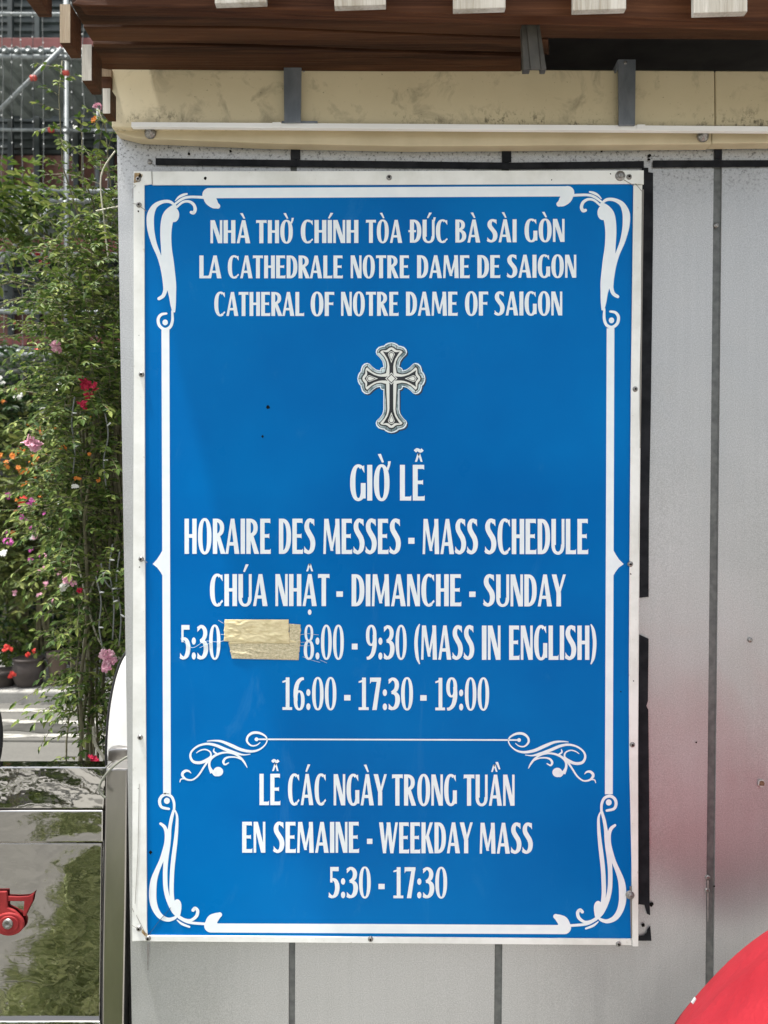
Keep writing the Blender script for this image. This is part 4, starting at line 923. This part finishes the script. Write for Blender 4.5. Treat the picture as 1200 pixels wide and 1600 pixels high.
# outer edges run on below the frame to the ground
zb = 0.06
def pyz(z, y):  # photo row of a height at a depth, near the gate
    lo, hi = 800, 4000
    for _ in range(40):
        mid = (lo+hi)/2
        if P(80, mid, y).z > z: lo = mid
        else: hi = mid
    return lo
tr_ = gbox('top_rail', [(-420,1202),(162,1202),(161.5,1264),(-420,1264)], GY, .06, steel)
for v in tr_.data.vertices:      # the rail's face leans back
    if v.co.z > P(0,1230,GY).z and v.co.y < GY+.03: v.co.y += .016
gbox('rail', [(-420,1266.5),(161,1266.5),(160.5,1316),(-420,1316)], GY-.004, .05, steel)
pn = gbox('panel', [(-420,1318),(158.5,1318),(155.5,1594),(-420,1594)], GY+.012, .012, steel, .001)
gbox('bottom_rail', [(-420,1596.5),(157,1596.5),(153,pyz(.12,GY)),(-420,pyz(.12,GY))], GY, .05, steel)
gbox('post', [(165,1201),(199,1201),(197,1400),(190,pyz(.0,GY)),(158,pyz(.0,GY)),(160,1500)], GY-.012, .06, steel_dull, .004)
gbox('hinge_strip', [(162.2,1266),(164.4,1266),(159,1800),(154.5,1800)], GY+.006, .03, rubber, 0)
q = P(200, 1400, GY); MB().box(P(198,1210,GY).x, P(214,1210,GY).x, GY+.02, GY+.05, 0, P(100,1205,GY).z).build('filler_strip', rubber, Gt)
# red reflection in the panel, built as solid arm, ring and bolt
lt = thing('red_reflection', 'red reflection in the gate panel, built as a solid ring with bolt', 'reflection', P(4, 1440, GY))
def lslab(name, pts, y, th, mat, bev=.002):
    return slab(name, [(a*80/1164, 1370+b_*80/1164) for a, b_ in pts], y, th, mat, lt, bev)
lslab('arm', [(-260,340),(150,340),(165,700),(330,780),(440,880),(440,960),(-260,900)], GY+.003, .007, mirror_red)  # part of the red reflection
lslab('arm', [(165,440),(420,452),(640,440),(720,400),(790,335),(760,430),(740,560),(640,760),(575,900),(520,900),(545,560),(400,560),(165,560)], GY+.006, .004, mirror_red)  # part of the red reflection
c_ = (190, 1090)
def lp(r0, r1, n=28): return [(c_[0]+r0*math.cos(2*math.pi*k/n), c_[1]+r1*math.sin(2*math.pi*k/n)) for k in range(n)]
lslab('ring', lp(345, 262), GY-.001, .009, mirror_red, .003)
lslab('reflection_face', lp(230, 190), GY-.004, .004, mirror_red, .002)
q = P(c_[0]*80/1164-1, 1370+1070*80/1164, GY-.005); MB().lathe(q, (0,-1,0), [(.0125,-.004),(.0125,.002),(.010,.004),(.004,.0045),(.0035,.002)], 18).build('bolt', steel_screw, lt, True)

# cowl and wheel behind the gate
cw = thing('cowl', 'tapered white plastic cowl with shade band at its base and black edge, behind the gate post', 'cowl', P(215, 1205, 1.95))
n = 22; vs = []; fs = []
def cowl_pt(t, a):
    py = 1010+(1188-1010)*t; half = 46*math.sqrt(max(0, 1-(1-t)**2.0))+1; c0 = 222
    y = 1.96 - .05*math.sin(a)*math.sqrt(t+.01); px = c0 - (half+8)*math.cos(a)
    return P(px, py, y)
rows = 18
for j in range(rows+1):
    for i in range(n+1): vs.append(cowl_pt(j/rows, math.pi*i/n))
fs = [(j*(n+1)+i, (j+1)*(n+1)+i, (j+1)*(n+1)+i+1, j*(n+1)+i+1) for j in range(rows) for i in range(n)]
o = mesh('shell', vs, fs, white_gloss, cw, True); so = o.modifiers.new('t', 'SOLIDIFY'); so.thickness = .004
MB().tube([cowl_pt(j/rows, 0)+Vector((-.002,0,0)) for j in range(rows+1)]+[P(166,1230,1.96)], .0042, 8).build('edge_strip', rubber, cw, True)
slab('shade_band', [(168.5,1171),(180,1169),(230,1170),(230,1196),(167.5,1196)], 1.90, .03, steel_dull, cw, .004)  # shade at the cowl's foot, put in as a grey band
MB().lathe(P(205,1199,1.90), (0,0,1), [(.062,-.012),(.066,-.008),(.066,0),(.05,.008),(.02,.011)], 24).build('cap', white_gloss, cw, True)
MB().tube([P(222,1200,1.95), Vector((P(222,1200,1.95).x, 1.95, 0))], .03, 12).build('stand', steel_dull, cw, True)
wh = thing('wheel', 'black rubber wheel rim just showing at the left edge above the gate', 'wheel', P(-50, 1300, 2.0))
cc = P(-56, 1150, 2.0); m = MB(); m.tube([cc+Vector((.092*math.cos(2*math.pi*k/40), 0, .16*math.sin(2*math.pi*k/40))) for k in range(41)], .014, 10, cap=False); m.build('tyre', rubber, wh, True)
for k in range(6):
    a = math.pi*k/6; MB().tube([cc+Vector((.085*math.cos(a),0,.15*math.sin(a))), cc-Vector((.085*math.cos(a),0,.15*math.sin(a)))], .003, 6).build('spoke', steel_dull, wh)
MB().tube([cc, (cc.x, cc.y, 0)], .012, 8).build('stand', steel_dull, wh)
# cable looping over the post
pts = catmull([(214,1178),(200,1182),(184,1192),(170,1205),(159,1220),(155,1232),(158,1240),(165,1247)], 6)
tag(MB().tube([P(a, b_, 1.765) for a, b_ in pts], .0028, 8).build('loop_cable', cable_m, None, True), 'thick grey green cable looping over the gate post top', 'cable')

# ------------------------------------------------------------ red parasol, lower right
up_ = thing('parasol', 'open bright red parasol standing before the wall, lower right corner', 'parasol', (1.0, 1.2, 0))
apex = P(1550, 1378, 1.12); inw = Vector((.05, -.03, -1)).normalized(); ax = -inw; RAD, DEP = .523, .464
a_ = Vector((0,1,0)).cross(inw).normalized(); b2 = inw.cross(a_)
T0 = R(36); nr, ns, seg = 8, 26, 14; vs = [apex]; fs = []
def cpt(t, r):
    k = (t-T0)/(2*math.pi)*nr; fr = k-math.floor(k); sag = 4*fr*(1-fr)
    h = DEP*r**1.7 - .055*sag*r*r + noise.noise((math.cos(t)*3.5, math.sin(t)*3.5, r*2))*.009*min(1, r*4) + noise.noise((t*5, r*2.2, 3))*.007*r + noise.noise((t*13, r*2.5, 8))*.003*r
    rr = r*(1-.05*sag*r)
    return apex + a_*(RAD*rr*math.cos(t)) + b2*(RAD*rr*math.sin(t)) + inw*h
for j in range(1, ns+1):
    for i in range(nr*seg): vs.append(cpt(T0+2*math.pi*i/(nr*seg), j/ns))
W_ = nr*seg
fs += [(0, 1+i, 1+(i+1) % W_) for i in range(W_)]
for j in range(ns-1):
    for i in range(W_): fs.append((1+j*W_+i, 1+(j+1)*W_+i, 1+(j+1)*W_+(i+1) % W_, 1+j*W_+(i+1) % W_))
o = mesh('canopy', vs, fs, cloth, up_, True); so = o.modifiers.new('t', 'SOLIDIFY'); so.thickness = .0012
for i in range(nr):
    t = T0+2*math.pi*i/nr; pts = [cpt(t, q_/8)+inw*.006 for q_ in range(1, 9)]
    rb = MB().tube(pts, .0025, 6).build('rib', steel_dull, up_, True)
    sm_ = MB().tube([cpt(t, q_/12)-inw*.0006 for q_ in range(1, 13)], .0014, 5).build('seam', cloth, up_, True)
    e = cpt(t, 1); d = (e-apex).normalized(); MB().tube([e-d*.010, e+d*.002], .0026, 8).build('rib_tip', steel_dull, rb, True)
e = apex+inw*.66
MB().tube([apex+ax*.03, e], .008, 10).build('pole', steel_dull, up_, True)
MB().tube([apex+ax*.02, apex+ax*.05], .006, 10, .002).build('ferrule', steel_dull, up_, True)
MB().tube([e, e+inw*.05, e+inw*.09+Vector((0,0,-.03))], .012, 10).build('handle', rubber, up_, True)
slab('tag', [(1086,1559),(1088,1561),(1083,1569),(1081,1567)], 1.10, .002, thread_m, up_)
MB().tube([e, Vector((e.x, e.y, 0))], .012, 8).build('stand', steel_dull, up_, True)
up_.location = Vector((e.x, e.y, 0))
for ch in up_.children: ch.matrix_parent_inverse = Matrix.Translation(-up_.location)

# ------------------------------------------------------------ long grass before the gate (seen mirrored in it)
m = MB()
for i in range(9000):
    x = random.uniform(-1.75, -.62); y = random.uniform(.05, 1.5)
    lim = -1.05 - .35*(1.5-y) + .10*noise.noise((x*4, y*4, 2))
    if x < lim: continue
    h = random.uniform(.02,.08); a = random.uniform(0, 6.28); l = random.uniform(.06,.16); d = Vector((math.cos(a), math.sin(a), 0)); s_ = Vector((-d.y, d.x, 0))*.003
    p = Vector((x, y, 0)); q = p+d*l*.4+Vector((0,0,h*.7)); t = p+d*l+Vector((0,0,h))
    m.add([p-s_, p+s_, q+s_*.7, t, q-s_*.7], [(0,1,2,3,4)])
tv = [(-1.05-.35*(1.5-y_)+.10*noise.noise(((-1.2)*4, y_*4, 2))-.03, y_, .008) for y_ in [1.5*i/20 for i in range(21)]]
turf = noisy('turf', (.18,.21,.10), (.34,.37,.19), 60, .9)
dkp = noisy('added_dark_paving', (.10,.098,.088), (.15,.147,.132), 3, .85, 0, .2)
tag(mesh('added_paving', [(-7,-3,.004),(-.62,-3,.004),(-.62,1.74,.004),(-7,1.74,.004)], [(0,1,2,3)], dkp), 'dark paving added before the gate to dim its mirror image', 'added paving', kind='structure')  # dark patch added so the gate mirrors a dimmer ground
tag(mesh('turf', tv+[(-.60, v_[1], .008) for v_ in tv], [(i, 21+i, 22+i, i+1) for i in range(20)], turf), 'flat green turf under the grass', 'turf', kind='structure')
gr = m.build('grass', grass_m); tag(gr, 'rough green grass in front of the steel gate', 'grass', kind='stuff')

root = thing('opposite_hedge', 'tall green hedge across the square, mirrored in the steel rail', 'hedge', (-1, -7, 0)); pl = Plant()
for i in range(16):
    pl.cluster((-11+i*1.4, -7+random.uniform(-.4,.4), random.uniform(.9,1.3)), (1.2,.7,1.1), 60, .5, 4, .26, .13, .3)
    pl.stem.tube([(-11+i*1.4, -7, 0), (-11+i*1.4, -7, 1.2)], .05, 6)
pl.build(root, leaf_vine)
